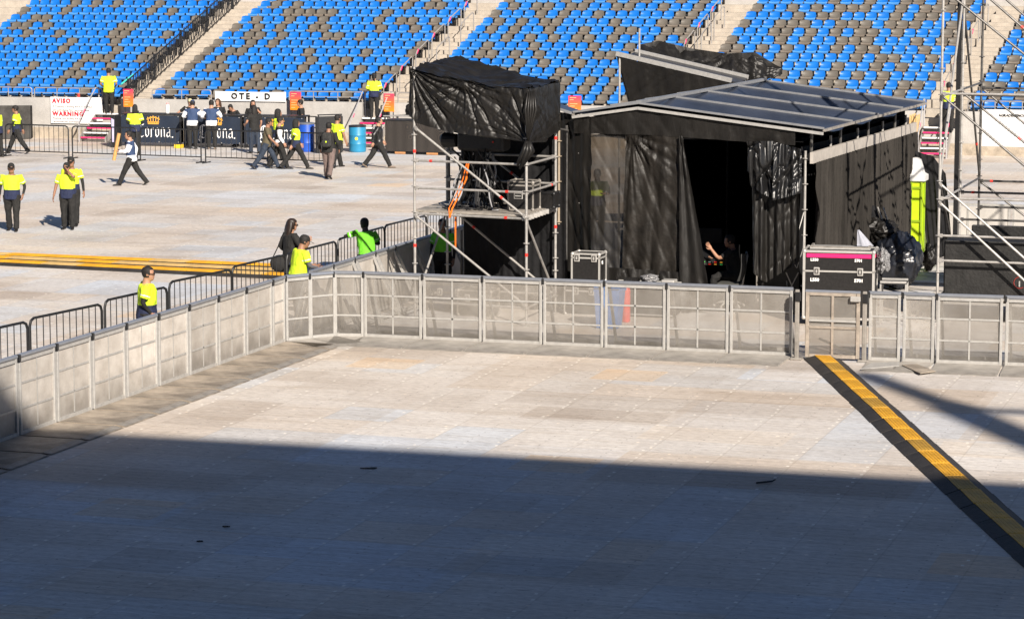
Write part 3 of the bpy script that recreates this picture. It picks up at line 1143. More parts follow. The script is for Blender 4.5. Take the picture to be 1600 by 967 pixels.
near = [((-66, 526), (43, 502)), ((47, 498), (158, 475)), ((163, 470), (261, 448)), ((265, 441), (361, 421)), ((364, 417), (444, 398.5)), ((447, 397), (526, 377)), ((529, 374), (600, 354.5)), ((602, 352.5), (665, 337)), ((668, 335), (722, 321))]
nl = ['black crowd barrier cut off by the left edge behind the left barrier run', 'black crowd barrier left of the man in yellow at the barrier', 'black crowd barrier behind the man in yellow at the left barrier run',
      'black crowd barrier just right of the man in yellow at the left run', 'black crowd barrier crossing the far cable ramps', 'black crowd barrier right of the woman in black', 'black crowd barrier the green shirted worker leans on',
      'black crowd barrier seen between the poles at the left of the scaffold', 'black crowd barrier mostly behind the scaffold']
for (a_, b_), lab in zip(near, nl):
    crowd(flat(G(*a_, 1.1)), flat(G(*b_, 1.1)), lab, 'black crowd barriers beside the left run')
far = [(-98, 4), (10, 107), (113, 215), (219, 315), (321, 419), (425, 524)]
fl = ['black crowd barrier at the left edge in front of the dark cover', 'black crowd barrier in front of the AVISO sign', 'black crowd barrier left of and behind the man with the tube', 'black crowd barrier in front of the first bar counter',
      'black crowd barrier behind the walkers, in front of the bar', 'black crowd barrier in front of the blue drum']
for (xa, xb), lab in zip(far, fl):
    y = lambda x: 248 + (x - 113) * .034
    crowd(flat(G(xa, y(xa))), flat(G(xb, y(xb))), lab, 'black crowd barriers in front of the bar')

# ------------------------------------------------------------------ cable ramps
YEL = mat('yellow lid', (0.62, 0.315, 0.012), .55, var=.3, scale=5, bump=.25, bscale=60)
YELD = mat('worn yellow lid', (0.42, 0.235, 0.025), .6, var=.35, scale=4, bump=.25, bscale=60)
RUB = mat('black rubber', (0.022, 0.019, 0.017), .7, var=.5, scale=4, bump=.2)


def ramp_proto(L, W, lid, lf=.47):
    t = empty('cable_ramp', (0, 0, 0))
    m = MB()
    h, lw = .07, W * lf
    m.prism([(-L / 2, -W / 2, .004), (-L / 2, -W / 2, .012), (-L / 2, -lw / 2, h), (-L / 2, lw / 2, h), (-L / 2, W / 2, .012), (-L / 2, W / 2, .004)], V((L - .006, 0, 0)), RUB)
    m.build('ramp_body', t, loc=(0, 0, 0))
    m = MB()
    m.box((0, 0, h + .007), (L - .012, lw - .03, .014), lid, bev=.004)
    ld = m.build('lid', t, loc=(0, 0, 0))
    m = MB()
    for k in range(-2, 3):
        m.box((0, k * lw / 6, h + .0155), (L - .06, .016, .005), lid)
    m.build('grip_ribs', ld, loc=(0, 0, 0))
    freeze(t)
    return t


RA = [ramp_proto(.92, .63, YEL), ramp_proto(.92, .63, YELD)]
used = set()
line = [G(1284, 561), G(1331, 604), G(1382, 651), G(1436, 701), G(1484, 745), G(1542, 798), G(1598, 848), G(1668, 910)]


def along(line, step):
    out, acc, k = [], 0.0, 0
    tot = [(line[i + 1] - line[i]).length for i in range(len(line) - 1)]
    d = step / 2
    while d < sum(tot):
        e, i = d, 0
        while e > tot[i]:
            e -= tot[i]; i += 1
        dd = (line[i + 1] - line[i]).normalized()
        out.append((line[i] + dd * e, math.atan2(dd.y, dd.x)))
        d += step
    return out


for i, (p, a_) in enumerate(along(line, .925)):
    pr = RA[1 if i in (1, 5, 9, 12) else 0]
    o = pr if pr.name not in used else copy_tree(pr)
    used.add(pr.name)
    o.location = (p.x, p.y, 0)
    o.rotation_euler = (0, 0, a_ + random.uniform(-.02, .02))
    tag(o, '%s yellow lidded black cable ramp, %s in the row running from the gate' % ('faded' if pr is RA[1] else 'bright', ORD[min(i, 17)]), 'cable ramp', 'cable ramps running from the gate')
fl_ = [((-40, 399.5), (450, 420)), ((-40, 404.5), (450, 427)), ((-40, 410.5), (450, 434))]
TANL = mat('tan worn lid', (0.50, 0.34, 0.13), .6, var=.25, scale=4, bump=.2, bscale=60)
RF = [ramp_proto(.92, .66, YEL, .70), ramp_proto(.92, .66, TANL, .70)]
RN = ['rear', 'middle', 'front']
for r_, (a_, b_) in enumerate(fl_):
    for i, (p, an) in enumerate(along([G(*a_), G(*b_)], .925)):
        pr = RF[1 if (i * 7 + r_ * 3) % 5 == 0 or (r_ == 1 and i % 3) else 0]
        o = pr if pr.name not in used else copy_tree(pr)
        used.add(pr.name)
        o.location = (p.x, p.y, 0)
        o.rotation_euler = (0, 0, an)
        tag(o, '%s cable ramp in the %s of three far rows, %s from the left' % ('worn tan' if pr is RF[1] else 'yellow', RN[r_], ORD[i]), 'cable ramp', 'cable ramps in the far triple row')
# ------------------------------------------------------------------ cloth helper
def lerpl(pl, s):
    """point at share s of a polyline"""
    L = [(pl[i + 1] - pl[i]).length for i in range(len(pl) - 1)]
    d = s * sum(L)
    for i, l in enumerate(L):
        if d <= l or i == len(L) - 1:
            return pl[i].lerp(pl[i + 1], min(1, d / l if l else 0))
        d -= l


def drape(mb, top, bot, nx, ny, amp, freq, mt, seed=0, wr=.05, wscale=1.2, sag=0.0, flare=.5, skew=0.0, radial=()):
    """hanging sheet between two polylines with folds and creases"""
    top, bot = [V(p) for p in top], [V(p) for p in bot]

    def fn(s, t):
        a, b = lerpl(top, s), lerpl(bot, s)
        tan = lerpl(top, min(1, s + .02)) - lerpl(top, max(0, s - .02))
        down = b - a
        n = tan.cross(down)
        if n.length < 1e-6:
            n = V((0, -1, 0))
        n.normalize()
        p = a.lerp(b, t)
        p.z -= sag * 4 * s * (1 - s) * (1 - t)
        q = s + skew * t
        fold = math.sin(q * freq * 6.283 + seed) * .6 + math.sin(q * freq * 2.7 * 6.283 + seed * 2.1 + t) * .4
        k = amp * ((1 - flare) + flare * t) * fold
        w_ = noise.noise(V((p.x * wscale + seed * 3.7, p.y * wscale, p.z * wscale * .6))) * wr * .6
        # sharp creases running in two slanting directions
        for dx_, dz_, f_, a_ in ((1.0, .45, 2.6, .34), (.75, -.6, 3.1, .26), (1.0, .1, 6.5, .16)):
            uu = p.dot(tan.normalized()) * dx_ + p.z * dz_
            vv = p.z * dx_ - p.dot(tan.normalized()) * dz_
            cr = noise.noise(V((uu * f_ + seed * 1.9, vv * f_ * .22, seed * .7)))
            w_ += max(0, 1 - abs(cr) * 7.0) ** 1.5 * wr * a_
        wl, hl_ = (top[-1] - top[0]).length, (bot[0] - top[0]).length
        for s0, t0, am, fq in radial:
            ex, ey = (s - s0) * wl, (t - t0) * hl_
            r_ = math.hypot(ex, ey)
            th_ = math.atan2(ey, ex)
            for q_ in (1.0, 2.3):
                cr = noise.noise(V((th_ * fq * q_ + seed, r_ * .35, seed * 1.3 + q_)))
                w_ += max(0, 1 - abs(cr) * 3.4) ** 1.4 * am / q_ * math.exp(-r_ * .75) * min(1, r_ * 5)
        return p + n * (k + w_)
    mb.grid(fn, nx, ny, mt)


# ------------------------------------------------------------------ scaffold helpers
def rosette(mb, p, mt=None):
    mb.lathe(p, [(.03, -.012), (.062, -.006), (.062, .006), (.03, .012)], mt or GALV, 10)


def standard(root, p, z0, z1, mt=GALV, levels=(), red=()):
    m = MB()
    m.tube((p.x, p.y, z0), (p.x, p.y, z1), .0265, mt, 10)
    o = m.build('standard', root, smooth='auto')
    if levels:
        m = MB()
        for z in levels:
            rosette(m, V((p.x, p.y, z)), mt)
        m.build('rosettes', o)
    for z in red:
        m = MB(); m.tube((p.x, p.y, z - .03), (p.x, p.y, z + .03), .031, RED, 8); m.build('red_tape', o)
    if z0 < .3:
        m = MB(); m.box((p.x, p.y, .012), (.15, .15, .016), mt); m.tube((p.x, p.y, 0.02), (p.x, p.y, z0 + .05), .02, mt, 8); m.build('base_plate', o)
    return o


def ledger(root, a, b, mt=GALV, r=.023, name='ledger', tape=None):
    m = MB(); m.tube(a, b, r, mt, 8)
    d = (V(b) - V(a)).normalized()
    for p, s in ((V(a), 1), (V(b), -1)):
        m.box(p + d * s * .05, (.06, .05, .07), mt, (d, d.cross(FZ).normalized() if abs(d.z) < .99 else V((1, 0, 0)), FZ))
    o = m.build(name, root, smooth='auto')
    if tape is not None:
        q = V(a).lerp(V(b), tape)
        m = MB(); m.tube(q - d * .03, q + d * .03, r + .004, RED, 8); m.build('red_tape', o)
    return o


# ------------------------------------------------------------------ covered camera scaffold
ZD = 2.07
TA, TB, TC = G(648, 333.6, ZD), G(822.5, 342, ZD), G(868, 326.6, ZD)
TD = TA + (TC - TB)
A0, B0_, C0, D0 = [flat(p) for p in (TA, TB, TC, TD)]
ctr = (A0 + C0) / 2
tw = empty('scaffold_tower', ctr)
tag(tw, 'silver tube scaffold tower with a timber deck, its top wrapped in black sheeting', 'scaffold')
zA, zB = 4.9, 4.55
for p, zt, red in ((A0, zA, (1.45, 3.28)), (B0_, zB, (1.38,)), (C0, zB, (1.72, 3.47)), (D0, zA, (2.05,))):
    standard(tw, p, .12, zt, GALV, [.35, .85, 1.1, 1.6, 2.1, 2.6, 3.1, 3.6], red)
e = lambda p, z: V((p.x, p.y, z))
for k, (p, q) in enumerate(((A0, B0_), (B0_, C0), (C0, D0), (D0, A0))):
    ledger(tw, e(p, ZD), e(q, ZD), tape=.82 if k == 0 else None)
    if k != 3:
        ledger(tw, e(p, ZD + .5), e(q, ZD + .5), tape=(.83, .85, None)[k])
        ledger(tw, e(p, ZD + 1.03), e(q, ZD + 1.03), tape=(.15, None, None)[k])
    ledger(tw, e(p, .36), e(q, .36))
fo = V((0, -.05, 0))
ledger(tw, e(A0, 3.75) + fo, e(B0_, ZD + .02) + fo, name='brace', tape=.78)
ledger(tw, e(A0, ZD - .02) + fo, e(B0_, .4) + fo * 1.2, name='brace')
ledger(tw, e(D0, ZD - .02), e(C0, .35), name='brace', tape=.25)
ledger(tw, e(B0_, ZD - .05), e(C0, .35), name='brace')
ledger(tw, e(D0, 3.7), e(C0, 2.1), name='brace', tape=.6)
ledger(tw, e(D0, ZD - .1), e(A0, .3), name='brace')
# timber and steel decks
DECK = mat('deck plate', (0.33, 0.30, 0.26), .6, .25, var=.3, scale=4, bump=.3, bscale=60)
for q in range(5):
    m = MB()
    a0, a1 = A0.lerp(D0, (q + .04) / 5), A0.lerp(D0, (q + .96) / 5)
    b0, b1 = B0_.lerp(C0, (q + .04) / 5), B0_.lerp(C0, (q + .96) / 5)
    m.prism([e(a0, ZD + .03), e(a1, ZD + .03), e(b1, ZD + .03), e(b0, ZD + .03)], V((0, 0, .045)), DECK)
    o = m.build('deck', tw)
    for b in (b0.lerp(b1, .25), b0.lerp(b1, .75)):
        m = MB(); m.box(e(b, ZD + .02) + (A0 - B0_).normalized() * -.02, (.09, .06, .09), GALV); m.build('hook', o)
# extra short poles at the back corner
pp = flat(P(873, 320, C0.y + .15))
standard(tw, pp, 1.75, 4.4, mat('tan pole', (.33, .27, .2), .5, .2), [1.8, 2.6, 3.1, 3.4], ())
pp = D0 + V((-.02, .35, 0))
standard(tw, pp + V((.30, .1, 0)), .1, 1.5, GALV_DARK, [1.0], ())
standard(tw, pp + V((.05, .0, 0)), 1.95, 3.5, GALV_DARK, [2.6], ())

# black sheeting over the top
t = empty('black_tarpaulin', e(ctr, 3.6))
tag(t, 'large crumpled black plastic sheet wrapped round the top of the camera scaffold', 'tarpaulin')
m = MB()
out = lambda p: p + (p - ctr).normalized() * .10
oA, oB, oC, oD = out(A0), out(B0_), out(C0), out(D0)
fr_top = [e(oA, 4.88), e(oA.lerp(oB, .2), 4.74), e(oA.lerp(oB, .55), 4.60), e(oB, 4.54)]
fr_bot = [e(oA, 3.98) + V((-.05, 0, 0)), e(oA.lerp(oB, .06), 3.82), e(oA.lerp(oB, .3), 3.68), e(oA.lerp(oB, .62), 3.60), e(oB, 3.52)]
drape(m, fr_top, fr_bot, 150, 70, .012, 1.3, BLACK_PLASTIC, 3, .06, 1.1, flare=.2, skew=.35, radial=((0, 0, .10, 3.2), (1.0, 1.0, .07, 3.0), (.45, 0, .05, 2.6)))
sd_bot = [e(oB, 3.52), e(oB.lerp(oC, .5), 3.46), e(oC, 3.62)]
drape(m, [e(oB, 4.54), e(oC, 4.56)], sd_bot, 50, 50, .02, 2, BLACK_PLASTIC, 5, .05, 1.3, flare=.3, radial=((0, 1.0, .06, 3.0), (0, 0, .05, 3.0)))
drape(m, [e(oC, 4.56), e(oD, 4.95)], [e(oC, 3.62), e(oD, 3.9)], 40, 20, .04, 3, BLACK_PLASTIC, 8, .08)
drape(m, [e(oD, 4.95), e(oA, 4.86)], [e(oD, 3.9), e(oA, 3.98)], 40, 24, .05, 3, BLACK_PLASTIC, 9, .08)


def top_fn(s, q):
    f, b = lerpl(fr_top, s), lerpl([e(oD, 4.95), e(oD.lerp(oC, .12), 5.02), e(oD.lerp(oC, .35), 4.86), e(oC, 4.56)], s)
    p = f.lerp(b, q)
    p.z += noise.noise(p * 1.6) * .05 + max(0, 1 - abs(noise.noise(V((p.x * 1.2, p.y * 3.0, 2)))) * 5) * .05 - .12 * math.sin(q * math.pi) * math.sin(min(1, s * 1.1) * math.pi)
    return p


m.grid(top_fn, 60, 30, BLACK_PLASTIC)
m.build('sheet', t, smooth=True)
m = MB()
kn = e(oB, 3.55) + V((-.02, -.06, 0))
for k in range(7):
    an = k * .9
    m.path([kn + V((math.cos(an) * .02, -.02, 0)), kn + V((math.cos(an) * .09, -.03 + math.sin(an) * .05, -.18)), kn + V((math.cos(an) * .07 - .14, math.sin(an) * .04, -.42 - .05 * (k % 3)))], [.045, .05, .02], BLACK_PLASTIC, 6)
m.build('tied_end', t, smooth=True)
m = MB()
for k in range(5):
    a = e(oB, 4.5) + V((-.02 + .03 * k, -.06, 0))
    m.path([a, a + V((.02 * k - .05, -.03, -.35)), kn + V((0, -.04, .02))], [.014, .026, .02], BLACK_PLASTIC, 6)
m.build('gathered_fold', t, smooth=True)

# covered camera on the deck
U_, W_ = (B0_ - A0).normalized(), (D0 - A0).normalized()


def TW(u, d, z):
    """share of the deck along its front, metres inward, height"""
    return e(A0.lerp(B0_, u) + W_ * d, z)


t = empty('covered_camera', TW(.42, 1.0, ZD + .08))
tag(t, 'black broadcast camera rig on a tripod under the sheeting, trailing cables', 'camera rig')
m = MB()
m.box(TW(.50, .9, 3.45), (1.0, .55, .36), BLACK_GEAR, (U_, W_, FZ), bev=.05); m.build('camera_body', t)
m = MB(); m.lathe(TW(.28, .8, 3.45), [(.10, 0), (.13, .02), (.15, .30), (.12, .34)], BLACK_GEAR, 14, axis=-U_); m.build('lens', t)
m = MB(); m.box(TW(.62, .72, 3.52), (.3, .12, .22), BLACK_PLASTIC, (U_, W_, FZ), bev=.02); m.build('viewfinder', t)
m = MB(); m.tube(TW(.45, .9, 2.95), TW(.45, .9, 3.28), .09, BLACK_GEAR, 10); m.build('tripod_head', t)
for k in range(3):
    an = k * 2.1 + .4
    m = MB(); m.tube(TW(.45, .9, 3.0), TW(.45, .9, ZD + .08) + V((math.cos(an) * .5, math.sin(an) * .5, 0)), .032, BLACK_GEAR, 7); m.build('leg', t)
m = MB(); m.box(TW(.33, 1.0, 3.0), (.1, .5, .7), BLACK_PLASTIC, (U_, W_, FZ), bev=.02); m.build('hanging_cover', t)
m = MB(); m.ball(TW(.62, .62, 3.46), .02, RED, 6, 5); m.build('tally_light', t)
rc = random.Random(4)
t2 = empty('cable_bundle', TW(.35, .9, ZD + .08))
tag(t2, 'tangle of black cables hanging from the camera rig to the scaffold deck', 'cables')
m = MB()
CABW = mat('grey cable', (.25, .25, .26), .5)
for k in range(46):
    u0, u1 = rc.uniform(.25, .62), rc.uniform(.18, .7)
    d0, d1 = rc.uniform(.5, 1.2), rc.uniform(.3, 1.5)
    p0, p3 = TW(u0, d0, rc.uniform(3.1, 3.35)), TW(u1, d1, ZD + .09)
    pm = p0.lerp(p3, .55) + V((rc.uniform(-.08, .08), 0, rc.uniform(-.12, .1)))
    m.path([p0, p0.lerp(pm, .5) + V((rc.uniform(-.05, .05), 0, 0)), pm, pm.lerp(p3, .6) + V((rc.uniform(-.05, .05), 0, 0)), p3, p3 + V((rc.uniform(-.35, .2), rc.uniform(-.1, .1), 0.01))], rc.choice([.008, .011, .016, .022]), BLACK_GEAR if k % 7 else CABW, 6)
m.build('cable', t2, smooth=True)
m = MB()
for k in range(9):
    an = rc.uniform(0, 6.28); pc = TW(rc.uniform(.2, .6), rc.uniform(.25, 1.0), ZD + .1)
    m.path([pc + V((math.cos(a_ * .7 + an) * .16, math.sin(a_ * .7 + an) * .1, .012 * (a_ % 3))) for a_ in range(9)], .011, BLACK_GEAR, 5)
m.build('coil', t2, smooth=True)
t = empty('orange_strap', TW(.37, .3, ZD))
tag(t, 'orange ratchet strap hanging in front of the cables and over the deck edge', 'strap')
m = MB()
for off, w_ in ((0, .032), (-.03, .02)):
    pts = [TW(.44 + off * .5, .35, 3.08), TW(.425 + off, .3, 2.75), TW(.37 + off, .25, 2.45), TW(.335 + off, .05, 2.2), TW(.325, -.06, 2.03)]
    for i in range(len(pts) - 1):
        a, b = pts[i], pts[i + 1]
        m.box((a + b) / 2, (w_, .012, (b - a).length + .02), ORANGE, (U_, W_, (b - a).normalized()))
m.build('upper_webbing', t)
m = MB(); m.box(TW(.352, .12, 1.72), (.03, .012, .62), ORANGE, (U_, W_, FZ)); m.build('loose_end', t)


# ------------------------------------------------------------------ flight cases
EDGE = mat('case edging', (0.47, 0.455, 0.43), .4, .35, var=.1)
LAM = mat('black laminate', (0.013, 0.012, 0.012), .42, var=.5, scale=22, bump=.08, bscale=80)


def flight_case(c, sx, sy, sz, ax, label, lidf=.72, lam=LAM, wheels=False, latches=(.25, .75), handle=None, group=None, edge=EDGE, er=.018):
    """c: middle of the case's base"""
    X, Y = ax
    z0 = .12 if wheels else 0.0
    t = empty('flight_case', c)
    tag(t, label, 'flight case', group)
    m = MB(); m.box(c + FZ * (z0 + sz / 2), (sx - .02, sy - .02, sz - .02), lam, (X, Y, FZ)); m.build('panel', t)
    m = MB()
    for x in (-1, 1):
        for y in (-1, 1):
            m.box(c + X * x * (sx / 2 - er / 2) + Y * y * (sy / 2 - er / 2) + FZ * (z0 + sz / 2), (er + .012, er + .012, sz - .004), edge, (X, Y, FZ))
    for z in (er / 2, sz - er / 2):
        for y in (-1, 1):
            m.box(c + Y * y * (sy / 2 - er / 2) + FZ * (z0 + z), (sx - .002, er + .01, er + .01), edge, (X, Y, FZ))
        for x in (-1, 1):
            m.box(c + X * x * (sx / 2 - er / 2) + FZ * (z0 + z), (er + .01, sy - .002, er + .01), edge, (X, Y, FZ))
    m.build('edging', t)
    if lidf:
        m = MB()
        zl = z0 + sz * lidf
        m.box(c + FZ * zl, (sx + .012, sy + .012, .032), edge, (X, Y, FZ)); m.build('lid_seam', t)
        for f in latches:
            m = MB()
            q = c + X * (f - .5) * sx - Y * (sy / 2 + .012) + FZ * zl
            m.box(q, (.115, .02, .15), EDGE, (X, Y, FZ), bev=.012)
            o = m.build('latch', t)
            m = MB(); m.box(q - Y * .012, (.075, .012, .10), GALV_DARK, (X, Y, FZ), bev=.008); m.box(q - Y * .02, (.03, .016, .06), EDGE, (X, Y, FZ)); m.build('latch_key', o)
    m = MB()
    for x in (-1, 1):
        for y in (-1, 1):
            for z in (0, 1):
                m.ball(c + X * x * (sx / 2 - .02) + Y * y * (sy / 2 - .02) + FZ * (z0 + (sz - .02 if z else .02)), .042, edge, 8, 6, (X, Y, FZ))
    m.build('ball_corners', t, smooth=True)
    if handle:
        f, zf = handle
        q = c + X * (f - .5) * sx - Y * (sy / 2 + .004) + FZ * (z0 + sz * zf)
        m = MB(); m.box(q, (.19, .012, .12), EDGE, (X, Y, FZ), bev=.006); m.box(q - Y * .007, (.15, .012, .085), BLACK_GEAR, (X, Y, FZ)); m.box(q - Y * .018, (.12, .02, .02), EDGE, (X, Y, FZ)); m.build('handle', t)
    if wheels:
        for x in (-1, 1):
            for y in (-1, 1):
                q = c + X * x * (sx / 2 - .1) + Y * y * (sy / 2 - .1)
                m = MB(); m.lathe(q + FZ * .055 - X * .02, [(.02, 0), (.055, .002), (.055, .038), (.02, .04)], BLACK_GEAR, 12, axis=X); m.box(q + FZ * .1, (.08, .08, .03), GALV, (X, Y, FZ)); m.build('castor', t)
    return t


flight_case(TW(.855, .95, ZD + .08), .55, .5, .56, ((U_, W_)), 'grey edged black equipment case standing on the scaffold deck', .86, latches=(), handle=(.42, .5), edge=ALU_DIRTY)
flight_case(TW(.98, 1.55, ZD + .08), .45, .4, .3, ((U_, W_)), 'soft looking black case behind the one on the scaffold deck', 0, latches=(), edge=BLACK_GEAR)

# the big pink striped case behind the gate
cY = G(1300, 510).y
c1 = flat(P(1310, 500, cY + .35))
X1, Y1 = V((math.cos(R(12)), -math.sin(R(12)), 0)), V((math.sin(R(12)), math.cos(R(12)), 0))
w1 = 1.36
c1 = flat(G(1309, 509)) + Y1 * .4
t = flight_case(c1, w1, .78, 1.32, (X1, Y1), 'tall black flight case with a pink stripe and white stencilled numbers behind the gate', .70, wheels=True, latches=(.19, .80), er=.035)
m = MB(); m.box(c1 - Y1 * .393 + FZ * 1.345, (w1 - .13, .006, .075), PINK, (X1, Y1, FZ)); m.build('pink_stripe', t)
m = MB(); m.box(c1 + X1 * (w1 / 2 + .004) + FZ * 1.345, (.006, .6, .06), PINK, (X1, Y1, FZ)); m.build('pink_stripe', t)
for sx_, s_ in ((-.54, 'L550'), (.30, '5701')):
    text(s_, .085, c1 + X1 * sx_ - Y1 * .402 + FZ * .85, X1, WHITE, parent=t, off=.004)
    text(s_, .075, c1 + X1 * sx_ - Y1 * .402 + FZ * 1.238, X1, WHITE, parent=t, off=.003)
tr_ = empty('metal_tray', c1 + FZ * 1.445)
m = MB(); m.box(c1 + FZ * 1.46 + Y1 * .05, (w1 - .2, .55, .03), ALU, (X1, Y1, FZ), bev=.008); m.build('plate', tr_)
m = MB()
for q in (-.55, .55):
    m.box(c1 + X1 * q + FZ * 1.49 + Y1 * .05, (.04, .5, .035), ALU_DIRTY, (X1, Y1, FZ))
m.box(c1 + FZ * 1.49 - Y1 * .2, (w1 - .3, .03, .03), ALU_DIRTY, (X1, Y1, FZ))
m.build('rim', tr_)
tag(tr_, 'flat grey metal tray lying on top of the pink striped case', 'tray')
CLEAR = mat('crumpled clear plastic', (.16, .16, .165), .2, var=.2, bump=.8, bscale=12)


def crumple(name, c, rad, mt, label, cat, seed=1, amp=.35, seg=18, fl=0.0):
    seg = seg * 2
    m = MB()
    def fn(s, q):
        th, ph = s * 2 * math.pi, q * math.pi
        d = V((math.cos(th) * math.sin(ph), math.sin(th) * math.sin(ph), -math.cos(ph)))
        k = 1 + amp * .8 * noise.noise(d * 1.7 + V((seed * 5, 0, 0)))
        for f_, a_ in ((2.0, .55), (3.7, .4), (6.5, .22)):
            k += amp * a_ * (max(0, 1 - abs(noise.noise(d * f_ + V((seed, f_, 3)))) * 4) - .35)
        p = V((d.x * rad[0] * k, d.y * rad[1] * k, d.z * rad[2] * k))
        return V(c) + FZ * rad[2] + V((p.x, p.y, max(p.z, -rad[2] * .98)))
    m.grid(fn, seg * 2, seg, mt)
    o = m.build(name, smooth=True)
    tag(o, label, cat)
    return o


crumple('plastic_wrap', c1 + X1 * .80 - Y1 * .1 + FZ * 1.0, (.12, .18, .24), CLEAR, 'crumpled clear plastic wrap hanging at the right side of the pink striped case', 'plastic wrap', 3, .5)
m = MB(); drape(m, [c1 + X1 * .30 + Y1 * .1 + FZ * 1.80, c1 + X1 * .34 + Y1 * .1 + FZ * 1.80], [c1 + X1 * .30 + Y1 * .1 + FZ * 1.49, c1 + X1 * .62 + Y1 * .12 + FZ * 1.49], 8, 8, .03, 1, mat('grey paper', (.30, .31, .36), .7), 2, .02)
tag(m.build('paper_sheet', smooth=True), 'grey paper sheet propped up on the tray of the pink striped case', 'paper')

# small case left of the tent opening
cs = flat(P(920, 465, 54.0))
t = flight_case(cs + FZ * .62, .58, .5, .60, (FU, FV), 'small silver edged black case standing left in front of the tent curtain', .85, latches=(.2, .8), er=.022)
text('16', .10, cs + FU * .30 - FV * .14 + FZ * 1.0, FV, WHITE, parent=t, off=.003)
t = flight_case(cs - FU * .02, .8, .6, .60, (FU, FV), 'dark case under the small silver edged case by the tent curtain', .8, latches=(.3, .7))
cl = flat(P(1010, 460, 53.7))
t = empty('equipment_rack', cl)
tag(t, 'low black equipment rack with silver rails in front of the tent curtain', 'rack')
m = MB(); m.box(cl + FZ * .33, (1.25, .55, .58), BLACK_GEAR, (FU, FV, FZ), bev=.02); m.build('body', t)
m = MB()
for z in (.64, .05):
    for y in (-.27, .27):
        m.tube(cl + FU * -.64 + FV * y + FZ * z, cl + FU * .64 + FV * y + FZ * z, .018, ALU, 6)
m.build('rails', t)
for x, n_ in ((.46, 0), (-.3, 1)):
    m = MB(); m.box(cl + FU * x + FZ * .69, (.26, .3, .08), (EDGE, BLACK_PLASTIC)[n_], (FU, FV, FZ), bev=.015); m.build('top_unit', t)
crumple('clear_bag', cl + FU * .05 + FZ * .64, (.17, .14, .09), CLEAR, 'crumpled clear plastic bag lying on the low equipment rack', 'plastic bag', 5, .4, 14)
# blue bin and red items seen through the mesh
for px, wd_, hh, col, lab in ((947, .25, .76, (.05, .16, .42), 'blue plastic bin seen through the barrier mesh below the small case'),):
    b0 = flat(G(px, 514))
    t = empty('plastic_bin', b0)
    tag(t, lab, 'bin')
    bm_ = mat('bin plastic', col, .5)
    m = MB(); m.rings([[b0 + FU * x * s_ + FV * (y + .25) * s_ + FZ * z for x, y in ((-wd_, -.22), (wd_, -.22), (wd_, .22), (-wd_, .22))] for z, s_ in ((0.01, .8), (hh * .92, 1.0), (hh * .92, 1.06), (hh, 1.06))], bm_); m.build('body', t)
    m = MB(); m.box(b0 + FV * .25 + FZ * (hh + .02), (wd_ * 2.1, .5, .04), bm_, (FU, FV, FZ), bev=.015); m.build('lid', t)
b0 = flat(G(978, 503))
t = empty('fire_extinguisher', b0)
tag(t, 'red fire extinguisher standing right of the blue bin behind the barrier mesh', 'extinguisher')
m = MB(); m.lathe(b0, [(.07, 0), (.085, .02), (.085, .62), (.06, .70), (.03, .74)], mat('red paint', (.6, .03, .02), .4), 14); m.build('cylinder', t, smooth='auto')
m = MB(); m.tube(b0 + FZ * .74, b0 + FZ * .82, .025, BLACK_GEAR, 8); m.box(b0 + FZ * .82 + FU * .03, (.16, .03, .03), BLACK_GEAR, (FU, FV, FZ)); m.path([b0 + FZ * .78 + FU * .03, b0 + FZ * .7 + FU * .12, b0 + FZ * .3 + FU * .11], .012, BLACK_GEAR, 6); m.build('valve', t)
# gear below the camera scaffold
for u, d, s3, lab, ed in ((.42, 1.1, (.75, .55, .52), 'grey road case under the scaffold deck', ALU_DIRTY), (.12, 1.6, (1.0, .6, .55), 'dark blue case at the back left under the scaffold', GALV_DARK), (.6, 2.9, (.8, .6, .5), 'dark road case behind the scaffold against the tent', GALV_DARK)):
    flight_case(flat(TW(u, d, 0)), *s3, (U_, W_), lab, .7, lam=mat('dark blue laminate', (.012, .02, .04), .5) if 'blue' in lab else mat('grey laminate', (.06, .055, .045), .6) if 'grey' in lab else LAM, latches=(.3, .7), edge=ed)
b0 = flat(TW(.78, 2.6, 0))
t = empty('black_screen', b0)
tag(t, 'big black cloth screen closing the back of the camera scaffold', 'screen')
m = MB(); drape(m, [flat(TW(.10, 2.25, 0)) + FZ * 3.9, flat(TW(1.08, 2.2, 0)) + FZ * 3.6], [flat(TW(.14, 2.25, 0)) + FZ * .05, flat(TW(1.08, 2.2, 0)) + FZ * .05], 70, 30, .04, 5, BLACK_MATTE, 4, .06)
m.build('cover', t, smooth=True)
m = MB(); m.tube(flat(TW(.1, 2.35, 0)) + FZ * 3.9, flat(TW(1.08, 2.3, 0)) + FZ * 3.6, .025, GALV_DARK, 8)
for q in (.12, .6, 1.06):
    m.tube(flat(TW(q, 2.34, 0)), flat(TW(q, 2.34, 0)) + FZ * 3.7, .025, GALV_DARK, 8)
m.build('support', t)
# ------------------------------------------------------------------ mixing tent
TZ = 4.12
N1 = P(998, 159, 54.5)                     # front of the ridge
ridge_l, lw_, rw_ = 9.5, 1.35, 3.72
slope = .115
TVd = V((math.sin(R(20.3)), math.cos(R(20.3)), 0))


def TT(u, d, z):
    """tent frame: u along the front from the ridge, d back, z height"""
    return flat(N1) + FU * u + TVd * d + FZ * z


def roof_z(u):
    return TZ - abs(u) * (slope if u > 0 else .15)


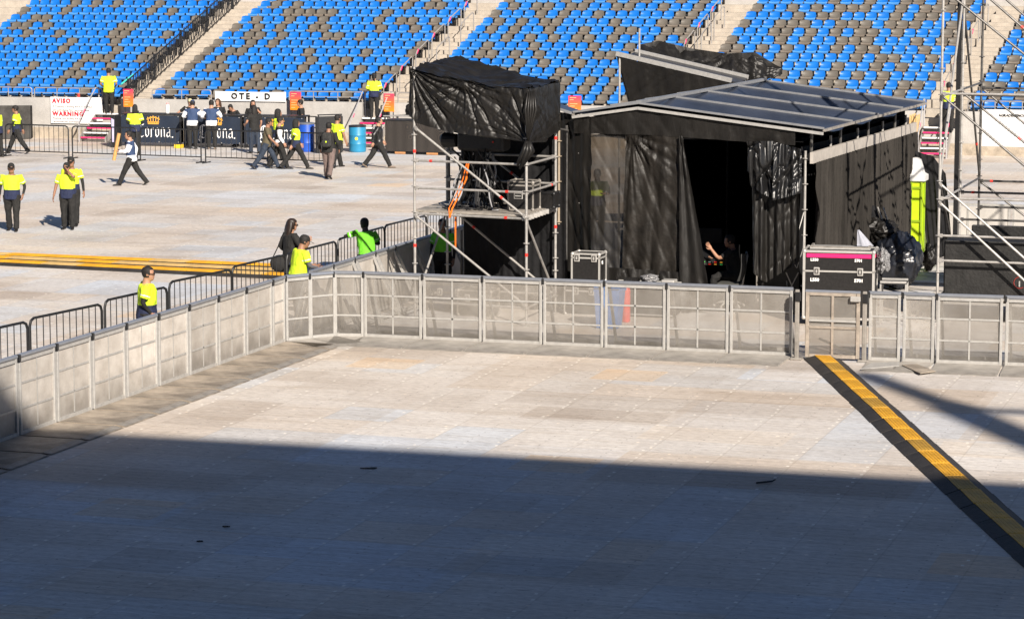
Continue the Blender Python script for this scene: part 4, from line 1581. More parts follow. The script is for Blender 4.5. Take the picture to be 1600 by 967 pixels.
tent = empty('mixing_tent', TT(1, 4.6, 0))
tag(tent, 'large black sided mixing tent with a grey ribbed plastic gable roof', 'tent')
ROOFM = mat('grey roof sheet', (0.030, 0.037, 0.055), 0.30, var=.3, scale=1.2, spec=.45, bump=.1, bscale=2.5)
RIB = mat('roof batten', (0.21, 0.215, 0.225), .45, .2, var=.15)
nrib = 4
for side, W in ((1, rw_), (-1, lw_)):
    for q in range(nrib):
        m = MB()
        def fn(s, t_, q=q, W=W, side=side):
            d = ridge_l * (q + t_) / nrib
            u = side * W * s
            sag = .30 * math.sin(t_ * math.pi) * (.28 + .72 * math.sin(math.pi * min(1, s * .97)))
            wr = noise.noise(V((u * 1.3, d * .9, 7))) * .035 + noise.noise(V((u * .7 + d * 1.6, d * 2, 3))) * .02
            return TT(u, d, roof_z(u) - sag + wr * math.sin(t_ * math.pi))
        m.grid(fn, 26, 16, ROOFM)
        m.build('roof_sheet', tent, smooth=True)
for q in range(nrib + 1):
    d = ridge_l * q / nrib
    for side, W in ((1, rw_), (-1, lw_)):
        m = MB()
        a, b = TT(0, d, TZ + .01), TT(side * W, d, roof_z(side * W) + .01)
        dr_ = (b - a).normalized()
        m.box((a + b) / 2, ((b - a).length, .05, .04), RIB, (dr_, FV, dr_.cross(FV)))
        m.build('rib', tent)
m = MB(); m.box(TT(0, ridge_l / 2, TZ + .03), (.10, ridge_l, .06), RIB, (FU, TVd, FZ)); m.build('ridge_bar', tent)
for side, W in ((1, rw_), (-1, lw_)):
    m = MB(); m.box(TT(side * W, ridge_l / 2, roof_z(side * W) - .03), (.05, ridge_l, .05), ALU_DIRTY, (FU, TVd, FZ)); m.build('eave_bar', tent)
m = MB()
for side, W in ((1, rw_), (-1, lw_)):
    a, b = TT(0, -.06, TZ - .09), TT(side * W, -.06, roof_z(side * W) - .09)
    dr_ = (b - a).normalized()
    m.box((a + b) / 2, ((b - a).length, .05, .055), ALU, (dr_, FV, dr_.cross(FV)))
m.build('front_rail', tent)
# poles
uR = 3.28
for u, d, h in ((uR + .05, .12, 3.25), (uR, ridge_l, 3.4), (-lw_ + .1, .15, 3.8), (-lw_ + .1, ridge_l, 3.8), (uR, ridge_l / 2, 3.4), (uR, ridge_l * .75, 3.4), (uR, ridge_l * .25, 3.4)):
    standard(tent, TT(u, d, 0), .1, h, GALV, [.6, 1.1, 1.6, 2.1, 2.6, 3.1] if d < 1 else (), ())
zw = 3.10
for z_, hh, mt in ((zw + .02, .22, mat('pale timber beam', (.36, .33, .295), .7, var=.15, scale=6)),):
    m = MB(); m.box(TT(uR + .2, ridge_l / 2 + .05, z_), (.06, ridge_l + .1, hh), mt, (FU, TVd, FZ)); m.build('wall_beam', tent)
for q in (.3, 2.7, 5.2, 7.8):
    m = MB(); m.tube(TT(uR + .12, q, zw + .1), TT(uR + .12, q, roof_z(uR) - .08), .03, GALV_DARK, 8); m.build('strut', tent)

# curtains, each hung on its own
def curtain(label, top, bot, nx, ny, amp, freq, mt, seed, wr, name='curtain', cat='curtain', **kw):
    m = MB()
    drape(m, top, bot, nx, ny, amp, freq, mt, seed, wr, **kw)
    o = m.build(name, smooth=True)
    tag(o, label, cat)
    return o


PLEAT = mat('charcoal drape', (0.028, 0.0255, 0.023), .9, var=.45, scale=2.2, spec=.1, stretch=(1, 1, .12))
curtain('dark brown-grey pleated curtain along the right side of the tent', [TT(uR + .24, .25, zw - .08), TT(uR + .24, ridge_l + .1, zw - .08)], [TT(uR + .26, .3, .05), TT(uR + .26, ridge_l + .1, .03)], 720, 30, .07, 38, PLEAT, 2, .05, flare=.15, wscale=.7, skew=.03)
curtain('matt black curtain closing the back of the tent', [TT(-lw_, ridge_l - .1, 3.9), TT(uR, ridge_l - .1, 3.6)], [TT(-lw_, ridge_l - .1, 0.02), TT(uR, ridge_l - .1, 0.02)], 80, 12, .05, 9, BLACK_MATTE, 6, .05)
curtain('matt black curtain closing the left side of the tent', [TT(-lw_ + .05, 4.4, 3.85), TT(-lw_ + .05, ridge_l, 3.85)], [TT(-lw_ + .05, 4.4, 0.02), TT(-lw_ + .05, ridge_l, 0.02)], 60, 12, .05, 7, BLACK_MATTE, 7, .05)
curtain('inner black curtain behind the pleated right side of the tent', [TT(uR - .1, .4, 3.3), TT(uR - .1, ridge_l, 3.3)], [TT(uR - .1, .4, 0.02), TT(uR - .1, ridge_l, 0.02)], 60, 12, .04, 7, BLACK_MATTE, 8, .04)
m = MB()
m.grid(lambda s, t_: TT(-lw_ + .1 + (lw_ + uR - .15) * s, .3 + (ridge_l - .5) * t_, 3.40 + .05 * noise.noise(V((s * 6, t_ * 8, 0)))), 20, 20, BLACK_MATTE)
tag(m.build('ceiling_drape', smooth=True), 'black lining stretched under the tent roof', 'drape')
# fascia
curtain('black plastic fascia hanging under the front gable of the tent', [TT(-lw_ + .02, -.03, roof_z(-lw_) - .13), TT(0, -.03, TZ - .13), TT(uR - .12, -.03, roof_z(uR) - .13)], [TT(-lw_ + .02, .0, 3.50), TT(.2, .0, 3.50), TT(uR - .12, .0, 3.36)], 90, 20, .02, 4, BLACK_PLASTIC, 12, .05, 'fascia_sheet', 'sheeting', wscale=1.6)
# left corner sheet
curtain('black plastic sheet closing the left corner between scaffold and tent', [TT(-1.9, .3, 3.92), TT(-.98, -.05, 3.84)], [TT(-1.75, .3, .1), TT(-.93, -.04, .05)], 30, 60, .035, 1.7, BLACK_PLASTIC, 15, .08, 'corner_sheet', 'sheeting', wscale=1.8)
m = MB(); m.box(TT(-1.62, .3, 3.98), (.62, .5, .04), ROOFM, ((FU + FZ * -.30).normalized(), FV, (FZ + FU * .30).normalized())); m.box(TT(-1.62, .03, 3.97), (.62, .04, .05), RIB, ((FU + FZ * -.30).normalized(), FV, (FZ + FU * .30).normalized()))
tag(m.build('canopy_flap'), 'small grey roof flap between the covered scaffold and the tent', 'flap')

# see-through curtain at the front left
SEE = D.materials.new('see-through black mesh')
SEE.use_nodes = True
_t = SEE.node_tree
_b = _t.nodes['Principled BSDF']
_b.inputs['Base Color'].default_value = (.022, .020, .018, 1)
_b.inputs['Roughness'].default_value = .5
_b.inputs['Specular IOR Level'].default_value = .35
_tr = _t.nodes.new('ShaderNodeBsdfTransparent'); _ms = _t.nodes.new('ShaderNodeMixShader')
_tr.inputs[0].default_value = (.9, .82, .72, 1)
_ms.inputs[0].default_value = .87
_t.links.new(_tr.outputs[0], _ms.inputs[1]); _t.links.new(_b.outputs[0], _ms.inputs[2]); _t.links.new(_ms.outputs[0], _t.nodes['Material Output'].inputs[0])
u1, u2, u3 = -1.05, -.28, .86
curtain('see-through black mesh curtain at the left of the tent front', [TT(u1, .05, 3.5), TT(u2, .05, 3.5)], [TT(u1 - .05, .05, .75), TT(u2 + .12, .05, .75)], 40, 50, .03, 1.4, SEE, 21, .08, wscale=1.4)
curtain('wrinkled brown-black plastic curtain beside the tent opening', [TT(u2, .0, 3.5), TT(u3, .0, 3.5)], [TT(u2 - .05, .0, .1), TT(u3 + .35, -.05, .05)], 60, 70, .035, 1.6, mat('brownish sheeting', (0.014, 0.012, 0.010), .5, var=.5, scale=2.5, bump=.25, bscale=8, spec=.3), 23, .045, wscale=1.0, flare=.4, skew=.2, radial=((.1, 0, .10, 3.0), (.35, 1, .06, 3.0)))
curtain('long tapering black plastic fold hanging at the left edge of the tent opening', [TT(u3 - .02, -.08, 3.5), TT(u3 + .06, -.08, 3.5)], [TT(u3 + .05, -.15, .1), TT(u3 + .72, -.1, .1)], 16, 60, .05, .8, BLACK_PLASTIC, 25, .05, wscale=1.2, radial=((0, 0, .06, 4), (.8, 1, .06, 3)))
curtain('black plastic skirt along the foot of the tent curtains', [TT(u1 - .1, -.05, .86), TT(u3 + .2, -.08, .80)], [TT(u1 - .1, -.15, .02), TT(u3 + .3, -.18, .02)], 60, 24, .05, 2.6, BLACK_PLASTIC, 28, .08, 'skirt_sheet', 'sheeting')
# bunched plastic at the right of the opening
SHINY = mat('shiny black film', (0.007, 0.007, 0.0075), .36, var=.3, bump=.2, bscale=6, spec=.6)
curtain('shiny crumpled black film bunched up at the top right of the opening', [TT(2.22, -.10, 3.42), TT(2.75, -.18, 3.45), TT(3.30, -.1, 3.30)], [TT(2.30, -.12, 2.55), TT(2.8, -.34, 2.30), TT(3.34, -.15, 2.45)], 70, 60, .08, 3.2, SHINY, 31, .34, 'bunched_film', 'film', wscale=1.7)
curtain('long shiny black film hanging below the bunched film', [TT(2.30, -.02, 2.72), TT(3.26, -.02, 2.6)], [TT(2.36, -.05, .85), TT(2.6, .0, .65), TT(3.30, -.05, 1.1)], 60, 60, .085, 2.3, BLACK_PLASTIC, 34, .08, 'hanging_film', 'film', wscale=1.4)
# floor inside
m = MB(); m.box(TT(.95, ridge_l / 2, .03), (lw_ + uR - .3, ridge_l - .5, .05), BLACK_MATTE, (FU, TVd, FZ)); tag(m.build('tent_platform'), 'low black platform inside the tent', 'platform')

# things in the tent opening
b0 = TT(2.05, 3.0, .055)
flight_case(TT(2.55, 1.9, .055), 1.15, .6, .85, (FU, FV), 'dim black flight case with two recessed handles inside the tent', 0, latches=(), edge=ALU_DIRTY, handle=(.2, .72))
t = empty('mixing_desk', TT(1.0, 1.1, .055))
tag(t, 'mixing desk with coloured buttons and a small lit screen at the tent opening', 'mixing desk')
m = MB(); m.prism([TT(.55, 1.3, .80), TT(.55, 2.1, .80), TT(.55, 2.1, 1.15), TT(.55, 1.3, .92)], FU * .95, BLACK_GEAR); m.build('console', t)
rc = random.Random(9)
for k in range(16):
    mt = mat('lamp %d' % (k % 4), ((.6, .02, .01), (.7, .25, .02), (.1, .5, .1), (.5, .5, .45))[k % 4], .5, emit=((.9, .05, .03, .25), (.9, .4, .05, .25), (.1, .8, .2, .1), (.8, .8, .7, .1))[k % 4])
    m = MB(); m.box(TT(.62 + .12 * (k % 7) , 1.285, .82 + .045 * (k // 7) ), (.05, .02, .022), mt, (FU, FV, FZ), bev=.004); m.build('button', t)
for x in (.6, 1.42):
    m = MB(); m.tube(TT(x, 1.5, .06), TT(x, 1.5, .82), .025, GALV_DARK, 8); m.build('leg', t)
m = MB(); m.box(TT(.95, 1.85, 1.34), (.5, .04, .3), BLACK_GEAR, (FU, FV, FZ), bev=.01); m.build('monitor', t)
t = empty('speaker_cabinet', TT(2.0, 1.5, 2.7))
tag(t, 'dim loudspeaker hung in the upper right of the tent opening', 'loudspeaker')
m = MB(); m.box(TT(2.05, 1.5, 3.0), (.42, .4, .62), BLACK_GEAR, (FU, FV, FZ), bev=.03); m.build('cabinet', t)
m = MB(); m.box(TT(2.05, 1.29, 3.0), (.34, .015, .52), mat('dark grille', (.10, .10, .10), .8), (FU, FV, FZ), bev=.005); m.build('grille', t)
m = MB(); m.tube(TT(2.05, 1.5, 3.3), TT(2.05, 1.5, 3.42), .02, GALV_DARK, 6); m.build('bracket', t)
# office chair
cp = TT(1.72, .55, 0.055)
t = empty('office_chair', cp)
tag(t, 'grey office chair with a pale star base in the tent opening', 'chair')
CH = mat('chair plastic', (.30, .29, .27), .5)
m = MB()
for k in range(5):
    an = k * 2 * math.pi / 5 + .3
    dd = V((math.cos(an), math.sin(an), 0))
    m.path([cp + FZ * .12, cp + dd * .18 + FZ * .10, cp + dd * .31 + FZ * .055], [.03, .024, .018], CH, 6)
    m.ball(cp + dd * .31 + FZ * .03, .03, CH, 8, 5)
m.build('star_base', t, smooth=True)
m = MB(); m.tube(cp + FZ * .1, cp + FZ * .44, .022, GALV_DARK, 8); m.build('gas_column', t)
m = MB(); m.box(cp + FZ * .47, (.46, .44, .06), mat('chair cushion', (.05, .05, .045), .8), (FU, FV, FZ), bev=.025); m.build('seat', t)
m = MB()
m.grid(lambda s, q: cp + FU * (.20 + .10 * q + .03 * math.sin(q * 4)) + FV * ((s - .5) * .42) + FZ * (.55 + .55 * q) + FU * (-.07 * (1 - (2 * s - 1) ** 2)) * -1, 8, 10, mat('chair mesh', (.03, .03, .03), .8))
bkp = m.build('backrest', t, smooth=True)
m = MB(); m.path([cp + FU * .1 + FZ * .44, cp + FU * .27 + FZ * .47, cp + FU * .30 + FZ * .7, cp + FU * .36 + FZ * 1.05, cp + FU * .30 + FV * .2 + FZ * 1.1], .022, CH, 7); m.build('frame', bkp, smooth=True)
# folding stand right of the opening
cp = TT(3.0, .5, 0.055)
t = empty('folding_stand', cp)
tag(t, 'thin silver folding stand leaning behind the pink striped case', 'stand')
m = MB()
for a, b in (((-.25, 0, .0), (.12, .05, .75)), ((.2, .1, .0), (-.12, .0, .75)), ((-.02, 0, .0), (-.16, .25, .55))):
    m.tube(cp + FU * a[0] + FV * a[1] + FZ * a[2], cp + FU * b[0] + FV * b[1] + FZ * b[2], .012, ALU, 6)
m.build('leg_frame', t)
m = MB(); m.tube(cp + FU * -.15 + FZ * .4, cp + FU * .1 + FV * .05 + FZ * .42, .01, ALU, 6); m.build('spreader', t)

# hanging cord loop on the front pole
pp = TT(uR + .05, .05, 0)
m = MB(); m.path([pp + FZ * 2.05, pp - FU * .12 + FZ * 1.6, pp - FU * .25 + FZ * 1.15, pp - FU * .12 + FZ * .95, pp + FZ * 1.35, pp + FU * .02 + FZ * 2.0], .010, ALU, 6)
tag(m.build('rope_loop', smooth=True), 'pale cord looped round the front right pole of the tent', 'cord')

# ------------------------------------------------------------------ black bags, table and toilet beside the tent
bp_ = flat(G(1405, 452))
crumple('rubbish_bag', bp_ - FU * .05, (.52, .5, .62), mat('bag film', (.010, .012, .018), .3, bump=.6, bscale=6, spec=.6), 'big dark blue-black rubbish bag beside the pink striped case', 'bag', 2, .13, 20)
o = crumple('folded_black_sheet', bp_ + FU * -.42 + FZ * .95 + FV * .1, (.38, .3, .26), BLACK_PLASTIC, 'heap of folded black sheeting lying over the rubbish bag', 'sheeting', 7, .30, 20)
t = empty('music_bag', bp_ - FU * .55 + FZ * .9)
tag(t, 'upright black bag with pale straps leaning on the pleated curtain', 'bag')
ax = (V((.93, -.2, .3)).normalized(), V((.2, .97, 0)).normalized(), V((-.3, .05, .95)).normalized())
m = MB(); m.box(bp_ - FU * .62 + FV * .3 + FZ * 1.35, (.30, .26, .85), BLACK_MATTE, ax, bev=.09); m.build('body', t, smooth=False)
m = MB()
for k in (-.05, .06):
    m.path([bp_ - FU * (.45 + k) + FV * .12 + FZ * 1.72, bp_ - FU * (.36 + k) + FV * .1 + FZ * 1.5, bp_ - FU * (.32 + k) + FV * .12 + FZ * 1.25], .014, ALU, 6)
m.build('strap', t)
tb = c1 + X1 * 1.02 + Y1 * .15
t = empty('frame_table', tb)
tag(t, 'small aluminium framed table between the pink striped case and the rubbish bag', 'table')
m = MB(); m.box(tb + FZ * .80, (.5, .5, .03), BLACK_GEAR, (X1, Y1, FZ)); m.build('top', t)
m = MB()
for x in (-.24, .24):
    for y in (-.24, .24):
        m.box(tb + X1 * x + Y1 * y + FZ * .40, (.03, .03, .78), ALU, (X1, Y1, FZ))
for y in (-.24, .24):
    m.box(tb + Y1 * y + FZ * .83, (.5, .035, .04), ALU, (X1, Y1, FZ)); m.box(tb + Y1 * y + FZ * .15, (.46, .025, .025), ALU, (X1, Y1, FZ))
m.build('frame', t)

tp = flat(G(1437, 419))
t = empty('portable_toilet', tp)
tag(t, 'lime green portable toilet with a white roof half hidden behind the pleated curtain', 'portable toilet')
TX, TY = FU, FV
tp2 = tp + TY * .65 - TX * .54
m = MB(); m.box(tp2 + FZ * 1.02, (1.1, 1.1, 1.9), LIME, (TX, TY, FZ), bev=.04); m.build('cabin', t)
m = MB()
for x in (-.5, -.1, .3, .53):
    m.box(tp2 + TX * x - TY * .565 + FZ * 1.02, (.05, .04, 1.86), mat('dark lime', (.22, .33, .01), .5), (TX, TY, FZ), bev=.01)
for y in (-.3, .3):
    m.box(tp2 + TX * .565 + TY * y + FZ * 1.02, (.03, .05, 1.86), mat('dark lime', (.22, .33, .01), .5), (TX, TY, FZ), bev=.01)
for z in (.25, 1.05, 1.8):
    m.box(tp2 - TY * .56 + FZ * z, (1.06, .03, .05), mat('dark lime', (.22, .33, .01), .5), (TX, TY, FZ))
m.build('ribs', t)
WH = mat('toilet white', (.62, .62, .61), .4, var=.05)
m = MB(); m.rings([[tp2 + TX * x * s_ + TY * y * s_ + FZ * z for x, y in ((-.6, -.6), (.6, -.6), (.6, .6), (-.6, .6))] for z, s_ in ((1.93, .95), (1.96, 1.03), (2.08, 1.03), (2.12, .9), (2.42, .76), (2.46, .6))], WH); m.build('roof', t)
m = MB(); m.box(tp2 + FZ * .04, (1.14, 1.14, .07), BLACK_GEAR, (TX, TY, FZ)); m.build('base', t)
m = MB(); m.box(tp2 + TX * .12 - TY * .60 + FZ * 1.0, (.06, .04, .14), BLACK_GEAR, (TX, TY, FZ)); m.build('latch', t)
# black drape hanging over the toilet's right side
q0 = tp2 + TX * .70
m = MB(); drape(m, [q0 - TX * .42 - TY * .1 + FZ * 2.60, q0 + TX * .02 - TY * .12 + FZ * 2.48, q0 + TX * .30 - TY * .1 + FZ * 2.1], [q0 - TX * .02 - TY * .3 + FZ * .22, q0 + TX * .2 - TY * .3 + FZ * .2, q0 + TX * .52 - TY * .25 + FZ * .3], 40, 40, .05, 2.2, BLACK_MATTE, 41, .07)
tag(m.build('black_cloth', smooth=True), 'black cloth hanging over the right side of the portable toilet', 'cloth')
crumple('tied_bag', flat(G(1452, 424)) , (.14, .16, .3), BLACK_PLASTIC, 'small tied black bag at the foot of the black cloth', 'bag', 8, .4, 12)

# ------------------------------------------------------------------ canopy tower behind the tent
KY = 64.5
ka, kb = P(963, 84, KY), P(1143, 126, KY - 1.1)
kd = V((.32, .95, 0)) * 1.6
ct = empty('canopy_tower', flat((ka + kb) / 2 + kd / 2))
tag(ct, 'tilted aluminium edged canopy on poles behind the tent roof', 'canopy')
kx = (kb - ka).normalized()
for off in (V((0, 0, 0)), kd):
    m = MB(); m.box((ka + kb) / 2 + off, ((kb - ka).length, .08, .10), ALU, (kx, kd.normalized(), kx.cross(kd.normalized()))); m.build('edge_rail', ct)
m = MB(); m.grid(lambda s, q: ka.lerp(kb, s) + kd * q - FZ * (.02 + .05 * math.sin(q * math.pi)), 20, 8, mat('dark canopy sheet', (.03, .03, .032), .4)); m.build('sheet', ct, smooth=True)
for s_, off in ((.03, V((0, 0, 0))), (.97, V((0, 0, 0))), (.03, kd), (.97, kd)):
    p = flat(ka.lerp(kb, s_) + off)
    standard(ct, p, .1, ka.lerp(kb, s_).z - .03, GALV, (), ())
m = MB(); p = P(999, 68, KY + 1.0); m.tube(p - FZ * .9, p + FZ * .35, .024, GALV, 8); m.build('mast', ct)
curtain('black sheet hanging below the tilted canopy behind the tent', [ka - FZ * .06 - kd * .03 + kx * .05, kb - FZ * .06 - kd * .03], [P(985, 165, KY), P(1143, 150, KY - 1.1)], 60, 40, .04, 3, BLACK_PLASTIC, 51, .05, 'hanging_sheet', 'sheeting')
curtain('black sheet closing the far left side of the canopy tower', [ka - FZ * .06 + kx * .05, ka + kd - FZ * .06], [P(985, 165, KY), P(985, 165, KY) + kd], 20, 20, .04, 2, BLACK_PLASTIC, 52, .06, 'side_sheet', 'sheeting')
rear_top = [P(999, 70, KY + 2.5), P(1030, 64, KY + 2.6), P(1080, 76, KY + 2.6), P(1135, 84, KY + 2.5), P(1180, 82, KY + 2.5), P(1222, 108, KY + 2.6)]
rear_bot = [P(998, 92, KY + 1.75), P(1040, 104, KY + 1.7), P(1090, 117, KY + 1.6), P(1140, 132, KY + 1.5), P(1180, 124, KY + 1.8), P(1222, 116, KY + 2.4)]
curtain('crumpled black sheet thrown over the back of the canopy', rear_top, rear_bot, 90, 30, .06, 5, BLACK_PLASTIC, 55, .10, 'crumpled_sheet', 'sheeting', wscale=1.2, flare=.3, radial=((.62, 0, .12, 3), (.3, 1, .1, 3), (.9, 1, .1, 3)))
curtain('black sheet closing the back of the canopy tower', rear_top, [P(1000, 165, KY + 2.5), P(1150, 160, KY + 2.5), P(1180, 128, KY + 2.5), P(1222, 118, KY + 2.7)], 60, 20, .04, 3, BLACK_PLASTIC, 57, .06, 'back_sheet', 'sheeting')

# ------------------------------------------------------------------ right scaffold
r1 = flat(G(1463.5, 505))
Lb, Wb = 2.57, 2.75
rt = empty('scaffold_tower', r1 + FU * Lb / 2 + FV * Wb)
tag(rt, 'tall bare steel scaffold at the right edge with black sheeted lower bays', 'scaffold')
RP = lambda i, j, z=0.0: r1 + FU * Lb * i + FV * Wb * j + FZ * z
HT = 9.4
lv = [.5, 1.0, 1.7, 2.4, 2.75, 3.3, 4.4, 4.9, 6.0, 7.0]
for i in range(3):
    for j in range(3):
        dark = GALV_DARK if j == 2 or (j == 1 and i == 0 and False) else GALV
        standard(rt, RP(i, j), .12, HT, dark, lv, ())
m = MB(); m.box(RP(0, 1, 4.9) + FU * -.08, (.09, .09, 9.0), BLACK_PAINT, (FU, FV, FZ)); m.build('cable_mast', rt)
zdeck = .72
for i in range(2):
    for j in range(3):
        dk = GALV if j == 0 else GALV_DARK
        for z in ((.5, 1.22, 1.7, 2.42, 4.42) if j == 0 else (.5, 1.0, 1.75, 2.3, 4.25)):
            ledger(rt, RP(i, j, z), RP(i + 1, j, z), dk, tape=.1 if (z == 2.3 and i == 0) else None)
for i in range(3):
    for j in range(2):
        for z in (.5, 2.36, 4.36, 6.4):
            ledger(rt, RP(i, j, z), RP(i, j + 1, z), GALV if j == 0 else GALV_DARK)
for z0_, z1_, j, mt in ((2.72, .55, 0, GALV), (2.36, .10, 0, GALV), (4.4, 2.3, 0, GALV_DARK), (6.4, 4.4, 0, GALV_DARK)):
    ledger(rt, RP(0, j, z0_) - FV * .06, RP(1, j, z1_) - FV * .06, mt, name='brace')
    ledger(rt, RP(1, j, z0_) - FV * .06, RP(2, j, z1_) - FV * .06, mt, name='brace')
for z0_, z1_, j in ((4.3, 2.3, 1), (6.6, 4.4, 1), (4.25, 2.2, 2), (6.5, 4.3, 2), (2.3, .4, 2)):
    ledger(rt, RP(0, j, z0_), RP(1, j, z1_), GALV_DARK, name='brace', tape=.45)
ledger(rt, RP(0, 0, 2.75), RP(0, 1, 6.4), GALV, name='brace')
ledger(rt, RP(0, 1, 6.0), RP(0, 2, 2.4), GALV_DARK, name='brace', tape=.8)
ledger(rt, RP(0, 0, 2.72), RP(0, 1, .6), GALV_DARK, name='brace')
for q in range(6):
    m = MB(); m.box(RP(1, 0, .40) + FV * (.25 + q * .42), (Lb * 2 - .1, .40, .05), DECK if q else ALU, (FU, FV, FZ)); m.build('deck', rt)
m = MB(); m.box(RP(1, 0, .47) + FV * .15 + FU * .5, (Lb * 2 - 1.3, .2, .03), mat('plywood', (.45, .30, .14), .7), (FU, FV, FZ)); m.build('plank', rt)
RSH = mat('scuffed black board', (.012, .0115, .011), .6, var=.6, scale=6, bump=.2)
t = empty('black_container', RP(1, 0, .44) + FV * .9)
tag(t, 'wide black sheeted box standing in the lower bay of the right scaffold', 'box')
m = MB(); m.box(RP(1, 0, 1.03) + FV * .75 + FU * .03, (Lb * 2 - .1, 1.1, 1.12), RSH, (FU, FV, FZ), bev=.03); m.build('body', t)
m = MB(); m.box(RP(1.1, 0, 1.62) + FV * 1.28, (Lb * 2 - .4, .10, .35), RSH, (FU, FV, FZ), bev=.02); m.build('rear_panel', t)
m = MB()
kc = RP(.60, 0, .82) + FV * .19
m.path([kc + FU * math.cos(a_ * .45) * .11 + FZ * math.sin(a_ * .45) * .11 for a_ in range(13)], .008, mat('faded red ring', (.25, .02, .015), .6), 5)
m.build('red_ring', t)
m = MB(); m.box(kc - FV * .01 - FZ * .02, (.025, .02, .11), ALU, (FU, FV, FZ)); m.build('latch', t)
t = empty('floor_case', RP(.8, 1.4))
tag(t, 'low dark case on the floor behind the right scaffold', 'case')
m = MB(); m.box(RP(.8, .5, .14), (1.6, .9, .2), BLACK_GEAR, (FU, FV, FZ), bev=.02); m.build('body', t)
m = MB(); m.box(RP(.8, .5, .255), (1.5, .8, .03), GALV_DARK, (FU, FV, FZ)); m.build('lid', t)

# pale solid barriers far behind the right scaffold
PALE = mat('pale barrier sheet', (.42, .40, .375), .6, .1, var=.12, scale=2)
pb0 = G(1446, 392)
for i in range(3):
    p = pb0 + FU * (2.02 * i)
    t = empty('pale_barrier', p)
    tag(t, ['pale grey sheet barrier between the black cloth and the right scaffold', 'pale grey sheet barrier with a pink tag behind the right scaffold', 'pale grey sheet barrier at the right edge behind the scaffold'][i], 'barrier', 'pale sheet barriers behind the right scaffold')
    m = MB(); m.box(p + FU * 1.0 + FZ * .58, (1.9, .03, 1.04), PALE, (FU, FV, FZ)); m.build('sheet', t)
    m = MB()
    for x in (.04, 1.0, 1.96):
        m.box(p + FU * x + FZ * .58, (.05, .06, 1.16), ALU, (FU, FV, FZ))
    for z in (.06, 1.14):
        m.box(p + FU * 1.0 + FZ * z, (2.0, .055, .05), ALU, (FU, FV, FZ))
    m.build('frame', t)
    if i == 1:
        m = MB(); m.box(p + FU * .35 - FV * .04 + FZ * .86, (.07, .01, .22), PINK, (FU, FV, FZ)); m.build('pink_tag', t)
ps = MB(); ps.box(flat(G(1452, 443)) + FV * .3 + FU * .3 + FZ * .06, (1.8, 1.6, .12), mat('dark blue decking', (.02, .028, .045), .5, var=.3), (FU, FV, FZ), bev=.01)
tag(ps.build('low_platform'), 'low dark platform between the rubbish bag and the right scaffold', 'platform')

# ------------------------------------------------------------------ bar in front of the stand
bar_dir = SUx
GOLD = mat('gold print', (.72, .36, .05), .6, var=.05)
WPR = mat('white print', (.80, .79, .78), .6, var=.03)
GLY = {'C': (.80, [[(.62, 1.18), (.42, 1.32), (.16, 1.14), (.10, .55), (.22, .12), (.48, -.02), (.66, .14)], [(.36, 1.22), (.36, .24)], [(.14, .3), (-.02, -.18), (.16, -.34)], [(.62, 1.18), (.70, 1.32)]]),
       'o': (.56, [[(.08, .24), (.08, .72), (.24, .92), (.40, .74), (.40, .22), (.24, .02), (.08, .24)]]),
       'r': (.50, [[(.02, .04), (.12, .0)], [(.12, .02), (.12, .90)], [(.12, .70), (.30, .92), (.40, .78)]]),
       'n': (.62, [[(.12, .02), (.12, .90)], [(.12, .74), (.32, .92), (.44, .74), (.44, .10), (.52, .0)]]),
       'a': (.62, [[(.08, .82), (.26, .92), (.42, .74), (.42, .10), (.52, .0)], [(.42, .54), (.14, .44), (.06, .22), (.18, .02), (.42, .20)]])}


def blackletter(word, size, org, xd, nrm, mt, parent):
    m = MB()
    zd = FZ
    x0 = 0.0
    nib = V((.046, 0, .046))
    for ch in word:
        adv, strokes = GLY[ch]
        for st in strokes:
            for (xa, za), (xb, zb) in zip(st, st[1:]):
                a, b = V((x0 + xa, 0, za)), V((x0 + xb, 0, zb))
                d = b - a
                h = [a - nib, a + nib, b + nib, b - nib]
                if abs(d.x * nib.z - d.z * nib.x) < .01:
                    pn = V((-d.z, 0, d.x)).normalized() * .025
                    h = [a - pn, a + pn, b + pn, b - pn]
                cr = (h[1] - h[0]).x * (h[2] - h[1]).z - (h[1] - h[0]).z * (h[2] - h[1]).x
                if cr < 0:
                    h = h[::-1]
                m.prism([org + xd * q.x * size + zd * q.z * size + nrm * (.006 + .0004 * (len(m.f) % 9)) for q in h], nrm * .002, mt)
        x0 += adv
    m.box(org + xd * (x0 + .05) * size + zd * .02 * size + nrm * .007, (.12 * size, .004, .12 * size), mt, (xd, nrm, zd))
    return m.build('lettering', parent)


def crown(org, w_, xd, nrm, mt, parent):
    m = MB()
    def pz(pts):
        m.prism([org + xd * x * w_ + FZ * z * w_ + nrm * .007 for x, z in pts], nrm * .003, mt)
    pz([(-.44, 0), (.44, 0), (.45, .07), (-.45, .07)])
    for k in range(5):
        x = -.4 + .2 * k
        h = .48 + .10 * (1 - abs(k - 2) / 2)
        s = 1.12
        pz([(x * .95 - .035, .10), (x * .95 + .035, .10), (x * s + .028, h), (x * s - .028, h)])
        m.lathe(org + xd * x * s * w_ + FZ * (h + .035) * w_ + nrm * .007, [(.045 * w_, 0), (.045 * w_, .004)], mt, 8, axis=nrm)
    pz([(-.46, .10), (.46, .10), (.49, .20), (-.49, .20)])
    pz([(-.55, .40), (-.30, .52), (0, .60), (.30, .52), (.55, .40), (.53, .34), (.30, .44), (0, .52), (-.30, .44), (-.53, .34)])
    return m.build('crown_emblem', parent)


